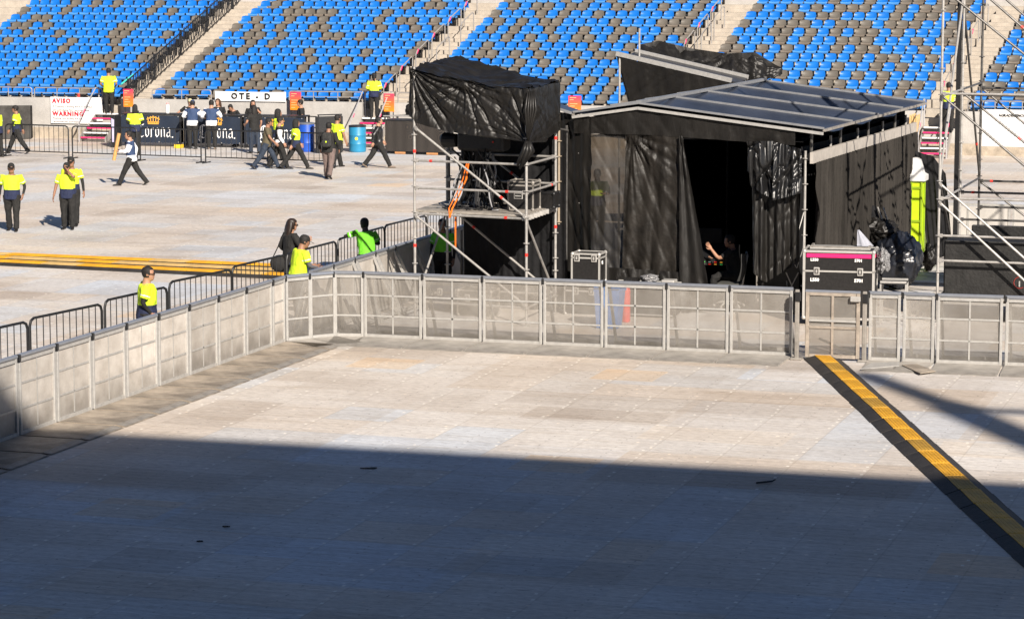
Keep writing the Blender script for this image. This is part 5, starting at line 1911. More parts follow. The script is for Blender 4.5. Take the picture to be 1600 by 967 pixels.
bY = lambda x: 229 + (x - 230) * .018
segs = [(186, 283, 1, 'first dark navy bar counter with gold crown, at the left end of the bar'),
        (288, 378, 2, 'second dark navy bar counter, where the two men in vests lean'),
        (382, 476, 3, 'third dark navy bar counter, half hidden by the passing walkers')]
for xa, xb, k, lab in segs:
    pa, pb = G(xa, bY(xa)), G(xb, bY(xb))
    xd = (pb - pa).normalized()
    nr = V((xd.y, -xd.x, 0))
    L = (pb - pa).length
    mid = (pa + pb) / 2
    t = empty('bar_counter', mid)
    tag(t, lab, 'bar counter', 'navy bar counters before the stand')
    m = MB()
    m.grid(lambda s, q: pa + xd * L * s + FZ * (.14 + .98 * q) + nr * (.0 + .006 * math.sin(s * 23 + k)), 24, 6, NAVY)
    m.build('front_cover', t, smooth=True)
    m = MB(); m.box(mid - nr * .32 + FZ * 1.15, (L, .7, .05), BLACK_PAINT, (xd, nr, FZ), bev=.01); m.build('counter_top', t)
    m = MB()
    for s_ in (.01, .99):
        for y in (-.03, -.6):
            m.box(pa + xd * L * s_ + nr * y + FZ * .57, (.06, .06, 1.12), BLACK_PAINT, (xd, nr, FZ))
    m.box(mid - nr * .55 + FZ * .6, (L - .2, .02, .95), BLACK_MATTE, (xd, nr, FZ))
    m.build('frame', t)
    crown(pa + xd * L * .56 + FZ * .80, .46, xd, nr, GOLD, t)
    blackletter('Corona', .36, pa + xd * L * (.30 if k == 1 else .26) + FZ * .34, xd, nr, WPR, t)
    m = MB()
    for s_ in (.04, .35, .65, .96):
        for z in (.17, 1.08):
            m.box(pa + xd * L * s_ + nr * .011 + FZ * z, (.03, .006, .03), ALU, (xd, nr, FZ))
    m.build('eyelets', t)
# bar end frame with a blue-white print and a tube rack behind
pe = G(181, 230)
t = empty('display_panel', pe)
tag(t, 'narrow dark end panel with a pale streak at the left end of the bar', 'panel')
m = MB(); m.box(pe + FZ * .58 + SUx * .02, (.16, .6, 1.14), BLACK_GEAR, (SUx, SVx, FZ), bev=.01); m.build('panel', t)
m = MB(); m.prism([pe + SUx * -.03 - SVx * .306 + FZ * 1.05, pe + SUx * .08 - SVx * .306 + FZ * 1.0, pe + SUx * .06 - SVx * .306 + FZ * .2, pe + SUx * -.01 - SVx * .306 + FZ * .2], -SVx * .004, mat('lilac print', (.45, .42, .6), .6)); m.build('print', t)
yb = flat(G(278, 232)) + SVx * .1
t = empty('yellow_crate', yb)
tag(t, 'small yellow crate under the first bar counter', 'crate')
m = MB(); m.box(yb + FZ * .07, (.26, .3, .13), mat('yellow crate plastic', (.75, .48, .02), .5), (SUx, SVx, FZ), bev=.01); m.build('body', t)
m = MB(); m.box(yb + FZ * .138, (.20, .24, .012), BLACK_GEAR, (SUx, SVx, FZ)); m.build('opening', t)
# cups on the bar
for px, py, lab in ((258, 178, 'white paper cup stack on the first bar counter'),):
    p = G(px, bY(px)) + SVx * .3 + FZ * 1.176
    t = empty('cup_stack', p)
    tag(t, lab, 'cups')
    m = MB(); m.lathe(p, [(.05, 0), (.065, .02), (.07, .30), (.055, .31)], WHITE, 12); m.build('cup', t)
    m = MB(); m.lathe(p + FZ * .312, [(.05, 0), (.06, .03), (.03, .07)], mat('pinkish lid', (.6, .3, .3), .5), 10); m.build('lid', t)

# dark board, drums, patterned counter, dark cover
pq0, pq1 = G(494, 240), G(536, 238.5)
xd = (pq1 - pq0).normalized(); nr = V((xd.y, -xd.x, 0)); L = (pq1 - pq0).length
t = empty('folding_table', pq0)
tag(t, 'dark folding table set on edge between the blue drum and the teal drum', 'table')
m = MB(); m.box((pq0 + pq1) / 2 + FZ * .65, (L, .05, 1.25), BLACK_GEAR, (xd, nr, FZ), bev=.02); m.build('top', t)
m = MB()
for s_ in (.08, .92):
    m.box(pq0.lerp(pq1, s_) + nr * .04 + FZ * .66, (.04, .04, 1.36), BLACK_PAINT, (xd, nr, FZ))
m.box((pq0 + pq1) / 2 + nr * .04 + FZ * 1.33, (L * .9, .04, .04), BLACK_PAINT, (xd, nr, FZ))
m.build('legs', t)
fr0 = G(478, 232); fr1 = G(494, 233)
t = empty('black_rack', fr0)
tag(t, 'open black tube rack right of the last bar counter', 'rack')
m = MB()
for p in (fr0, fr1):
    m.box(p + FZ * .58, (.05, .05, 1.16), BLACK_PAINT)
for z in (.2, .75, 1.14):
    m.tube(fr0 + FZ * z, fr1 + FZ * z, .02, BLACK_PAINT, 6)
m.build('frame', t)
m = MB(); m.tube(fr0 + FZ * .9, fr1 + FZ * .9, .03, GALV_DARK, 6); m.build('shelf', t)


def drum(px, py, r, h, col, label, top):
    p = G(px, py) + V((0, r, 0))
    t = empty('plastic_drum', p)
    tag(t, label, 'drum')
    mt = mat('drum ' + label[:8], col, .42, var=.12, scale=2.5)
    m = MB(); m.lathe(p, [(r * .92, 0), (r * .98, .02), (r, .06), (r, h * .33 - .02), (r * 1.025, h * .33), (r, h * .33 + .02), (r, h * .66 - .02), (r * 1.025, h * .66), (r, h * .66 + .02), (r, h - .05), (r * .97, h - .02)], mt, 24); m.build('body', t, smooth='auto')
    m = MB(); m.lathe(p + FZ * (h - .02), [(r * .9, -.01), (r * 1.03, 0), (r * 1.03, .045), (r * .9, .055)], top, 24); m.build('lid', t, smooth='auto')
    return t, p


t, p = drum(558, 238.5, .30, .90, (.02, .20, .36), 'teal blue plastic drum with a black rim and yellow sticker before the middle stair', BLACK_PAINT)
m = MB(); m.lathe(p + V((-.02, -.302, .48)), [(.055, 0), (.055, .006)], mat('yellow sticker', (.7, .55, .05), .5), 12, axis=(0, -1, 0)); m.build('sticker', t)
drum(478.5, 238, .28, .98, (.01, .07, .40), 'deep blue plastic drum behind the walking man in yellow', mat('grey lid', (.12, .13, .15), .5))

# ring-patterned counters right of the middle stair
RING = D.materials.new('ring print')
RING.use_nodes = True
_t = RING.node_tree
_N, _L = _t.nodes.new, _t.links.new
_tc = _N('ShaderNodeTexCoord'); _v = _N('ShaderNodeTexVoronoi'); _v.inputs['Scale'].default_value = 1.15; _v.inputs['Randomness'].default_value = .8
_L(_tc.outputs['Object'], _v.inputs[0])
_mm = _N('ShaderNodeMath'); _mm.operation = 'MULTIPLY'; _mm.inputs[1].default_value = 26
_L(_v.outputs['Distance'], _mm.inputs[0])
_f = _N('ShaderNodeMath'); _f.operation = 'FRACT'; _L(_mm.outputs[0], _f.inputs[0])
_g = _N('ShaderNodeMath'); _g.operation = 'GREATER_THAN'; _g.inputs[1].default_value = .68; _L(_f.outputs[0], _g.inputs[0])
_mx = _N('ShaderNodeMix'); _mx.data_type = 'RGBA'; _mx.inputs[6].default_value = (.014, .012, .011, 1); _mx.inputs[7].default_value = (.06, .048, .038, 1)
_L(_g.outputs[0], _mx.inputs[0]); _L(_mx.outputs[2], _t.nodes['Principled BSDF'].inputs['Base Color'])
_t.nodes['Principled BSDF'].inputs['Roughness'].default_value = .6
for xa, xb, lab in ((602, 648, 'black counter cover with thin ring pattern right of the teal drum'), (650, 700, 'black ring-patterned counter cover mostly behind the scaffold tower')):
    pa, pb = G(xa, 240.5 + (xa - 600) * .03), G(xb, 240.5 + (xb - 600) * .03)
    xd = (pb - pa).normalized(); nr = V((xd.y, -xd.x, 0)); L = (pb - pa).length
    t = empty('covered_counter', (pa + pb) / 2)
    tag(t, lab, 'counter')
    m = MB(); m.grid(lambda s, q: pa + xd * L * s + FZ * (.1 + 1.05 * q) + nr * .006 * math.sin(s * 19), 20, 6, RING); m.build('cover', t, smooth=True)
    m = MB(); m.box((pa + pb) / 2 - nr * .35 + FZ * 1.17, (L, .72, .05), BLACK_PAINT, (xd, nr, FZ)); m.build('top', t)
    m = MB(); m.box((pa + pb) / 2 - nr * .34 + FZ * .58, (L - .1, .6, 1.1), BLACK_MATTE, (xd, nr, FZ)); m.build('back_panel', t)
    m = MB(); m.box((pa + pb) / 2 - nr * .02 + FZ * .05, (L * .35, .03, .07), mat('orange base print', (.42, .2, .08), .6), (xd, nr, FZ)); m.build('base_strip', t)
ts = G(622, 238) + FZ * 1.2 - V((0, -.35, 0))
t = empty('pole_bundle', ts)
tag(t, 'loose pale and black tubes lying on the ring-patterned counter', 'poles')
for k in range(4):
    m = MB(); m.tube(ts + SUx * (-.55 + .1 * k) + SVx * .07 * k + FZ * .03, ts + SUx * (.8 + .1 * k) + SVx * .08 * k + FZ * (.06 + .02 * k), .025, (GALV, BLACK_PAINT)[k % 2], 6); m.build('tube', t)
crumple('black_sack', G(640, 238) + FZ * 1.2 + V((.05, .4, 0)), (.2, .2, .24), BLACK_PLASTIC, 'black sack on the ring-patterned counter beside the scaffold', 'sack', 4, .3, 12)

pa, pb = G(-60, 217), G(50, 216.5)
xd = (pb - pa).normalized(); nr = V((xd.y, -xd.x, 0)); L = (pb - pa).length
t = empty('covered_stall', (pa + pb) / 2)
tag(t, 'dark mottled cloth covered stall against the stand wall at the left edge', 'stall')
m = MB(); drape(m, [pa + nr * .35 + FZ * 1.24, pb + nr * .35 + FZ * 1.24], [pa + nr * .38 + FZ * .02, pb + nr * .38 + FZ * .02], 50, 20, .02, 4, mat('mottled dark cloth', (.045, .042, .038), .85, var=.5, scale=2.5), 61, .05); m.build('front_cloth', t, smooth=True)
m = MB(); m.box((pa + pb) / 2 + FZ * .61, (L, .66, 1.2), BLACK_MATTE, (xd, nr, FZ)); m.build('body', t)
t = empty('red_can', ST(u_at(124, .1, 1.5), .1, 1.5))
tag(t, 'tiny red can on the wall top above the AVISO sign', 'can')
p = ST(u_at(124, .1, 1.5), .04, 1.5)
m = MB(); m.lathe(p, [(.04, 0), (.048, .01), (.048, .15), (.03, .17)], RED, 10); m.build('body', t)
m = MB(); m.lathe(p + FZ * .17, [(.03, 0), (.03, .02)], ALU, 8); m.build('cap', t)

# leaning planks and a grey box beside the right stair
pw_ = ST(u_at(1428, -.35, .4), -.35, 0)
t = empty('timber_planks', pw_)
tag(t, 'bundle of tan timber planks leaning on the wall left of the right stair', 'planks')
for k in range(5):
    m = MB(); m.box(pw_ + SUx * (-.16 + .075 * k) + SVx * .12 + FZ * .75, (.06, .03, 1.25 + .05 * (k % 3)), mat('tan plank', (.5, .32, .13), .75, var=.2), (SUx, (SVx + FZ * -.12).normalized(), (FZ + SVx * .12).normalized())); m.build('plank', t)
gb = ST(u_at(1424, -.9, .3), -.9, 0)
t = empty('grey_box', gb)
tag(t, 'plain grey box on the floor below the leaning planks', 'box')
m = MB(); m.box(gb + FZ * .25, (.42, .4, .5), mat('grey box plastic', (.24, .23, .22), .6), (SUx, SVx, FZ), bev=.02); m.build('body', t)
m = MB(); m.box(gb + FZ * .52, (.44, .42, .04), mat('grey box lid', (.3, .29, .28), .6), (SUx, SVx, FZ), bev=.012); m.build('lid', t)
# litter on the shaded floor
a, b = G(1182, 754, .02), G(1206, 751.5, .02)
m = MB(); m.tube(a, b, .014, BLACK_PAINT, 6); m.tube(b, b + V((.05, .02, .02)), .01, BLACK_PAINT, 6)
tag(m.build('black_stick'), 'thin black stick lying on the floor just inside the shade', 'stick')
for px, py, lab, s_ in ((578, 732, 'flattened dark scrap on the shaded floor below the tan floor panel', .55), (352, 823, 'small dark scrap lying in the middle of the shaded floor', .25), (312, 846, 'tiny dark scrap, the nearest to the lower left on the shaded floor', .22)):
    c = G(px, py)
    m = MB()
    m.prism([c + V((math.cos(q) * .17 * s_ * (1 + 1.3 * noise.noise(V((q * 2, s_ * 9, 1)))), math.sin(q) * .07 * s_ * (1 + 1.6 * noise.noise(V((q * 2.3, 4, s_ * 7)))), .004)) for q in [k * .42 for k in range(15)]], V((0, 0, .012)), mat('dark scrap', (.05, .045, .04), .9))
    tag(m.build('floor_scrap'), lab, 'scrap')
# ------------------------------------------------------------------ people
SKIN = mat('skin', (.36, .19, .12), .55, var=.08, scale=12)
SKIND = mat('tanned skin', (.25, .125, .075), .55, var=.08, scale=12)
HAIR = mat('black hair', (.008, .006, .005), .75, var=.3, scale=40)
HAIRB = mat('brown hair', (.05, .024, .012), .5, var=.3, scale=40)
EYE = mat('eye', (.01, .008, .007), .3)
LIPM = mat('lips', (.24, .085, .07), .5)
HIVIS = mat('hi-vis yellow cloth', (.56, .76, .022), .8, var=.08, scale=9, bump=.3, bscale=14)
GREENV = mat('bright green cloth', (.13, .50, .02), .8, var=.1, scale=9, bump=.3, bscale=14)
NAVYC = mat('navy cloth', (.010, .016, .050), .85, var=.25, scale=9, bump=.3, bscale=14)
BLKC = mat('black cloth', (.010, .0095, .009), .85, var=.35, scale=9, bump=.35, bscale=14)
WHTC = mat('white cloth', (.74, .74, .76), .8, var=.05, scale=9, bump=.3, bscale=14)
VESTC = mat('blue vest cloth', (.022, .045, .11), .8, var=.15, scale=9, bump=.3, bscale=14)
KHAKI = mat('khaki cloth', (.085, .07, .04), .85, var=.2, scale=9, bump=.3, bscale=14)
JEANC = mat('denim', (.020, .030, .050), .85, var=.3, scale=9, bump=.3, bscale=14)
GREYT = mat('grey brown trousers', (.13, .095, .085), .85, var=.2, scale=9, bump=.3, bscale=14)
LEATH = mat('black leather', (.010, .010, .0105), .35, var=.4, scale=9, bump=.5, bscale=10)
REFL = mat('reflective strip', (.62, .62, .58), .5)
SHOE = mat('dark shoe', (.012, .010, .009), .55)
SHOEB = mat('tan shoe', (.16, .12, .09), .6)
PENDING = []


def oval(c, ax, ay, rx, ry, n=14, p=2.3):
    out = []
    for i in range(n):
        a = 2 * math.pi * i / n
        ca, sa = math.cos(a), math.sin(a)
        k = (abs(ca) ** p + abs(sa) ** p) ** (-1 / p)
        out.append(c + ax * (rx * ca * k) + ay * (ry * sa * k))
    return out


def limb(mb, pts, rad, mt, sx=1.0, n=10):
    """tapering limb through joints with extra rings at the bends"""
    P_, R_ = [], []
    for i in range(len(pts) - 1):
        k = 4
        for j in range(k):
            t_ = j / k
            P_.append(pts[i].lerp(pts[i + 1], t_)); R_.append(rad[i] + (rad[i + 1] - rad[i]) * t_)
    P_.append(pts[-1]); R_.append(rad[-1])
    # round the bends
    Q = [p.copy() for p in P_]
    for i in range(1, len(P_) - 1):
        Q[i] = P_[i] * .5 + (P_[i - 1] + P_[i + 1]) * .25
    mb.path(Q, R_, mt, n)


def ik(a, b, l1, l2, pole):
    d = b - a
    L = min(d.length, (l1 + l2) * .995)
    dn = d.normalized()
    b = a + dn * L
    x = (l1 * l1 - l2 * l2 + L * L) / (2 * L)
    h = math.sqrt(max(0, l1 * l1 - x * x))
    pn = pole - dn * pole.dot(dn)
    pn.normalize()
    return a + dn * x + pn * h, b


def remeshed(mb, vox, root_inv=None):
    me = mb.mesh('tmp', True)
    o = D.objects.new('tmp', me)
    COL.objects.link(o)
    r = o.modifiers.new('r', 'REMESH')
    r.mode = 'VOXEL'
    r.voxel_size = vox
    r.use_smooth_shade = True
    s = o.modifiers.new('s', 'SMOOTH')
    s.factor = .5
    s.iterations = 2
    return o


def person(label, at, face, H=1.72, legs=((3, 2), (-3, 4)), lean=0, arms=None, shirt=HIVIS, lower=NAVYC, split=.28, sleeve=.72, fore=None, trousers=BLKC, shoe=SHOE, hair='short', hairm=HAIR, cap=None, turn=0, nod=0, skin=SKIN, z=0.0, stripe=True, extra=None, side=0, hips_down=None, build=1.1, group=None, shirt_kind='polo', glasses=False):
    """at: floor point; face: heading in degrees (0 away from the camera, 90 to the left, 180 to the camera, -90 to the right)"""
    t = empty('person', (at[0], at[1], at[2] + z), R(face))
    tag(t, label, 'person', group)
    X, Y, Z = V((1, 0, 0)), V((0, 1, 0)), V((0, 0, 1))
    h = H
    w = build
    # legs from the hips down, then drop the figure onto the floor
    hipz = .525 * h
    th, sh = .245 * h, .246 * h
    joints = {}
    for s, (a, k) in zip((-1, 1), legs):
        hip = V((s * .052 * h * w, 0, hipz))
        a_, b_ = R(a), R(a - k)
        knee = hip + V((s * .004 * h, math.sin(a_) * th, -math.cos(a_) * th))
        ank = knee + V((s * .002 * h, math.sin(b_) * sh, -math.cos(b_) * sh))
        joints[s] = [hip, knee, ank, b_]
    low = min(j[2].z for j in joints.values()) - .040 * h
    for j in joints.values():
        for q in range(3):
            j[q] = j[q] - Z * low
    pel = V((0, 0, hipz - low))
    if hips_down is not None:
        pel = pel
    L_ = R(lean)
    S_ = R(side)
    up = V((math.sin(S_), math.sin(L_), math.cos(L_) * math.cos(S_))).normalized()
    fw = (Y - up * Y.dot(up)).normalized()
    rt = fw.cross(up).normalized()
    tp = lambda k, f=0, r=0: pel + up * (k * h) + fw * (f * h) + rt * (r * h)
    neck = tp(.318, .006)
    shoulders = {s: tp(.277, -.002, s * .106 * w) for s in (-1, 1)}
    body, top, tro = MB(), MB(), MB()

    def torso(mb, g, mt, k0=-.06, k1=.31):
        rg = []
        for k, f, rx, ry in ((-.06, -.004, .082, .062), (-.01, -.006, .092, .068), (.05, 0, .090, .066), (.10, .006, .089, .066), (.16, .008, .095, .067), (.22, .008, .104, .066), (.262, .004, .100, .058), (.290, .0, .070, .046), (.315, 0, .042, .036)):
            if k0 - 1e-6 <= k <= k1 + 1e-6:
                rg.append(oval(tp(k, f), rt, fw, (rx * w + g) * h, (ry * w + g) * h))
        mb.rings(rg, mt)

    torso(body, -.006, skin)
    limb(body, [tp(.29, .0), tp(.335, .008), tp(.36, .012)], [.044 * h, .039 * h, .036 * h], skin)
    # head
    tz, nd = R(turn), R(nod)
    hf = (fw * math.cos(tz) * math.cos(nd) - rt * math.sin(tz) * math.cos(nd) + up * math.sin(-nd)).normalized()
    hu = (up * math.cos(nd) + (fw * math.cos(tz) - rt * math.sin(tz)) * math.sin(nd)).normalized()
    hr = hf.cross(hu).normalized()
    hc = tp(.326, .012) + hu * (.067 * h) + hf * (.008 * h)
    hs = h * 1.07
    HD = lambda x, y, z_: hc + hr * (x * hs) + hf * (y * hs) + hu * (z_ * hs)
    rg = []
    for z_, rx, ry, oy in ((-.066, .018, .022, .020), (-.060, .028, .036, .016), (-.045, .036, .046, .010), (-.02, .042, .053, .004), (.005, .0445, .057, .0), (.03, .044, .057, -.003), (.048, .038, .048, -.004), (.060, .026, .033, -.004), (.066, .010, .014, -.004)):
        rg.append(oval(HD(0, oy, z_), hr, hf, rx * hs, ry * hs, 14, 2.1))
    body.rings(rg, skin)
    body.rings([[HD(-.010, .050, -.022), HD(.010, .050, -.022), HD(.007, .052, -.016), HD(-.007, .052, -.016)], [HD(-.008, .0665, -.020), HD(.008, .0665, -.020), HD(.005, .070, -.014), HD(-.005, .070, -.014)], [HD(-.003, .055, .010), HD(.003, .055, .010), HD(.002, .057, .012), HD(-.002, .057, .012)]], skin)
    for s in (-1, 1):
        body.ball(HD(s * .045, -.004, -.006), (.006 * h, .012 * h, .018 * h), skin, 8, 6, (hr, hf, hu))
    # arms
    hands = {}
    arms = arms or {}
    for s in (-1, 1):
        spec = arms.get(s, (.155, .03, -.035))
        pole = V((s * .5, -1, -.25))
        if len(spec) > 3:
            pole = V(spec[3])
        tgt = V((s * spec[0] * h, spec[1] * h, pel.z + spec[2] * h))
        el, wr = ik(shoulders[s], tgt, .172 * h, .150 * h, pole)
        limb(body, [shoulders[s], el, wr], [.026 * h * w, .0245 * h, .0175 * h], skin, n=10)
        hands[s] = (el, wr)
    for s in (-1, 1):
        hip, knee, ank, b_ = joints[s]
        limb(body, [hip, knee, ank], [.052 * h, .034 * h, .024 * h], skin)
    # clothes
    torso(top, .010, shirt, .05)
    top.rings([oval(tp(k, f), rt, fw, (rx * w + .018) * h, (ry * w + .020) * h) for k, f, rx, ry in ((-.062, -.004, .084, .064), (-.03, -.006, .090, .067), (.02, 0, .088, .064), (.06, 0, .080, .058))], shirt)
    for s in (-1, 1):
        el, wr = hands[s]
        sl = shoulders[s].lerp(el, 1.0)
        if sleeve <= 1:
            e_ = shoulders[s].lerp(el, sleeve)
            limb(top, [shoulders[s] + (neck - shoulders[s]) * .12, e_], [.040 * h * w, .035 * h * w], shirt)
        else:
            e_ = el.lerp(wr, .96)
            limb(top, [shoulders[s] + (neck - shoulders[s]) * .12, el, e_], [.040 * h * w, .034 * h * w, .026 * h], shirt)
    tro.rings([oval(tp(k, f), rt, fw, (rx * w + .006) * h, (ry * w + .006) * h) for k, f, rx, ry in ((-.075, -.003, .060, .052), (-.06, -.004, .084, .064), (-.01, -.006, .093, .068), (.035, 0, .087, .062))], trousers)
    for s in (-1, 1):
        hip, knee, ank, b_ = joints[s]
        dn = (ank - knee).normalized()
        limb(tro, [hip - Z * .0, knee, ank - dn * -.004 * h], [.064 * h * w, .050 * h, .041 * h], trousers)
    parts = [('body', body, skin, .0135), ('shirt', top, shirt, .0135), ('trousers', tro, trousers, .0135)]
    # shoes
    for s in (-1, 1):
        hip, knee, ank, b_ = joints[s]
        m = MB()
        pit = min(.5, max(-.9, b_ * .8)) if abs(b_) > .12 else 0
        fy = V((s * .12, math.cos(pit), math.sin(pit))).normalized()
        if (ank.z - .040 * h) < .012:
            fy = V((s * .12, 1, 0)).normalized() if b_ > -.2 else fy
        fx = V((1, -s * .12, 0)).normalized()
        fz = fx.cross(fy).normalized()
        base = ank - fz * .040 * h * (1 if abs(pit) < .2 else .9)
        f = lambda x, y, z_: base + fx * (x * h) + fy * (y * h) + fz * (z_ * h)
        rg = []
        for y, wx, hz in ((-.038, .014, .030), (-.030, .021, .040), (-.005, .023, .046), (.030, .022, .040), (.065, .026, .026), (.095, .024, .020), (.113, .012, .012)):
            rg.append([f(wx * math.cos(a_), y, (hz / 2) * (1 + math.sin(a_)) * 1.0) for a_ in [2 * math.pi * q / 10 for q in range(10)]])
        m.rings(rg, shoe)
        m.build('shoe', t, smooth=True, loc=(0, 0, 0))
    # hair and headgear
    PROFH = ((-.066, .018, .022, .020), (-.045, .036, .046, .010), (-.02, .042, .053, .004), (.005, .0445, .057, .0), (.03, .044, .057, -.003), (.048, .038, .048, -.004), (.060, .026, .033, -.004), (.066, .010, .014, -.004))

    def prof(z_):
        for a, b in zip(PROFH, PROFH[1:]):
            if a[0] <= z_ <= b[0]:
                k = (z_ - a[0]) / (b[0] - a[0])
                return [a[q] + (b[q] - a[q]) * k for q in range(1, 4)]
        return list(PROFH[-1][1:])

    def shell(z0, g, mt, name, low=-.035):
        m = MB()
        rows = 11

        def fn(s_, q):
            th_ = s_ * 2 * math.pi
            fr, sd = math.cos(th_), math.sin(th_)
            z_ = low + (.066 - low) * math.sin(q * math.pi / 2)
            rx, ry, oy = prof(z_)
            kk = 1.0
            hl = .034 if fr > .45 else -.012 if fr > .05 else -1
            if z_ < hl:
                kk = .82
            return HD(sd * (rx + g) * kk, oy + fr * (ry + g) * kk, z_ + g * 1.1 * (q ** 2))
        m.grid(fn, 20, rows, mt)
        m.poly([HD(math.sin(a_) * (.010 + g), -.004 + math.cos(a_) * (.014 + g), .066 + g * 1.1) for a_ in [k_ * math.pi / 5 for k_ in range(10)]], mt)
        m.build(name, t, smooth=True, loc=(0, 0, 0))
    if hair in ('short', 'long', 'pony', 'bun', 'curly'):
        shell(0, .0045 if hair == 'short' else .007, hairm, 'hair', low=-.03 if hair == 'short' else -.045)
    if hair in ('long', 'curly'):
        m = MB()
        rg = []
        for z_, rx, ry, oy in ((.055, .036, .026, -.022), (.03, .054, .038, -.026), (-.02, .064, .044, -.032), (-.07, .068, .042, -.040), (-.12, .060, .034, -.048), (-.155, .042, .022, -.05), (-.17, .02, .012, -.05)):
            rg.append([p + V((noise.noise(p * 30) * .02, noise.noise(p * 27) * .02, 0)) if hair == 'curly' else p for p in oval(HD(0, oy, z_), hr, hf, rx * h, ry * h, 16)])
        m.rings(rg, hairm)
        m.build('long_hair', t, smooth=True, loc=(0, 0, 0))
    if hair == 'pony':
        m = MB(); m.path([HD(0, -.055, .03), HD(0.01, -.085, .0), HD(.014, -.085, -.06), HD(.018, -.070, -.13)], [.012 * h, .019 * h, .016 * h, .006 * h], hairm, 8)
        m.build('ponytail', t, smooth=True, loc=(0, 0, 0))
    if cap is not None:
        m = MB()
        cm, style = cap
        m.rings([oval(HD(0, -.004, z_), hr, hf, rx * h, ry * h, 16) for z_, rx, ry in ((.012, .049, .062), (.030, .049, .062), (.052, .043, .054), (.068, .028, .036), (.073, .008, .010))], cm)
        if style == 'peak':
            m.rings([[HD(-.036, .050, .018), HD(.036, .050, .018), HD(.036, .050, .013), HD(-.036, .050, .013)], [HD(-.034, .082, .014), HD(.034, .082, .014), HD(.034, .082, .010), HD(-.034, .082, .010)], [HD(-.02, .104, .008), HD(.02, .104, .008), HD(.02, .104, .005), HD(-.02, .104, .005)]], cm)
        if style == 'hood':
            m.rings([oval(HD(0, oy, z_), hr, hf, rx * h, ry * h, 16) for z_, rx, ry, oy in ((-.085, .060, .055, -.012), (-.05, .056, .060, -.012), (.0, .054, .064, -.010), (.04, .050, .060, -.008), (.070, .034, .042, -.008), (.080, .010, .012, -.008))], cm)
            m.v = [p if (p - hc).dot(hf) < .045 * h else p - hf * ((p - hc).dot(hf) - .045 * h) for p in m.v]
        m.build('cap' if style == 'peak' else 'hood' if style == 'hood' else 'beanie', t, smooth=True, loc=(0, 0, 0))
    if glasses:
        m = MB()
        for s in (-1, 1):
            m.box(HD(s * .020, .060, .0), (.030 * h, .008 * h, .018 * h), EYE, (hr, hf, hu), bev=.003)
            m.box(HD(s * .044, .028, .002), (.004 * h, .06 * h, .006 * h), EYE, (hr, hf, hu))
        m.build('glasses', t, loc=(0, 0, 0))
    tmp = []
    for name, mb, mt, vox in parts:
        o = remeshed(mb, vox)
        tmp.append((name, o, mt))
    # what is added to the body after the remesh: hands, eyes, mouth
    add = MB()
    add.mi(skin)
    for s in (-1, 1):
        el, wr = hands[s]
        d = (wr - el).normalized()
        side_ = d.cross(Z)
        if side_.length < .2:
            side_ = d.cross(Y)
        side_.normalize()
        pn = side_.cross(d).normalized()
        wdt = (Y - d * Y.dot(d))
        wdt = wdt.normalized() if wdt.length > .3 else side_
        pn = d.cross(wdt).normalized() * s
        q = lambda a_, b_, c_: wr + d * (a_ * h) + wdt * (b_ * h) + pn * (c_ * h)
        add.rings([oval(q(a_, 0, 0), wdt, pn, b_ * h, c_ * h, 8) for a_, b_, c_ in ((-.012, .015, .014), (.006, .018, .012), (.028, .024, .011), (.050, .023, .009), (.056, .020, .006))], skin)
        for k, (off, ln) in enumerate(((-.018, .036), (-.006, .043), (.006, .040), (.017, .031))):
            add.path([q(.048, off, 0), q(.048 + ln * .45, off * 1.08, -.004), q(.048 + ln * .8, off * 1.05, -.014), q(.048 + ln * .95, off, -.022)], [.0052 * h, .0052 * h, .0046 * h, .0036 * h], skin, 6)
        add.path([q(.008, .016, 0), q(.026, .032, -.006), q(.044, .036, -.014)], [.0066 * h, .0058 * h, .0045 * h], skin, 6)
    for s in (-1, 1):
        add.ball(HD(s * .0185, .0535, .002), (.006 * h, .004 * h, .0035 * h), EYE, 7, 5, (hr, hf, hu))
        add.box(HD(s * .019, .056, .014), (.020 * h, .004 * h, .004 * h), HAIR, (hr, hf, hu))
    add.box(HD(0, .0575, -.036), (.022 * h, .005 * h, .005 * h), LIPM, (hr, hf, hu), bev=.002)
    spec = dict(root=t, tmp=tmp, add=add, pel=pel, up=up, h=h, shoulders=shoulders, hands=hands, split=split, shirt=shirt, lower=lower, skin=skin, sleeve=sleeve, stripe=stripe, fore=fore, kind=shirt_kind, fw=fw, rt=rt)
    PENDING.append(spec)
    info = dict(root=t, HD=HD, tp=tp, hands=hands, h=h, d={s: (hands[s][1] - hands[s][0]).normalized() for s in (-1, 1)}, rt=rt, fw=fw, up=up)
    return t, info


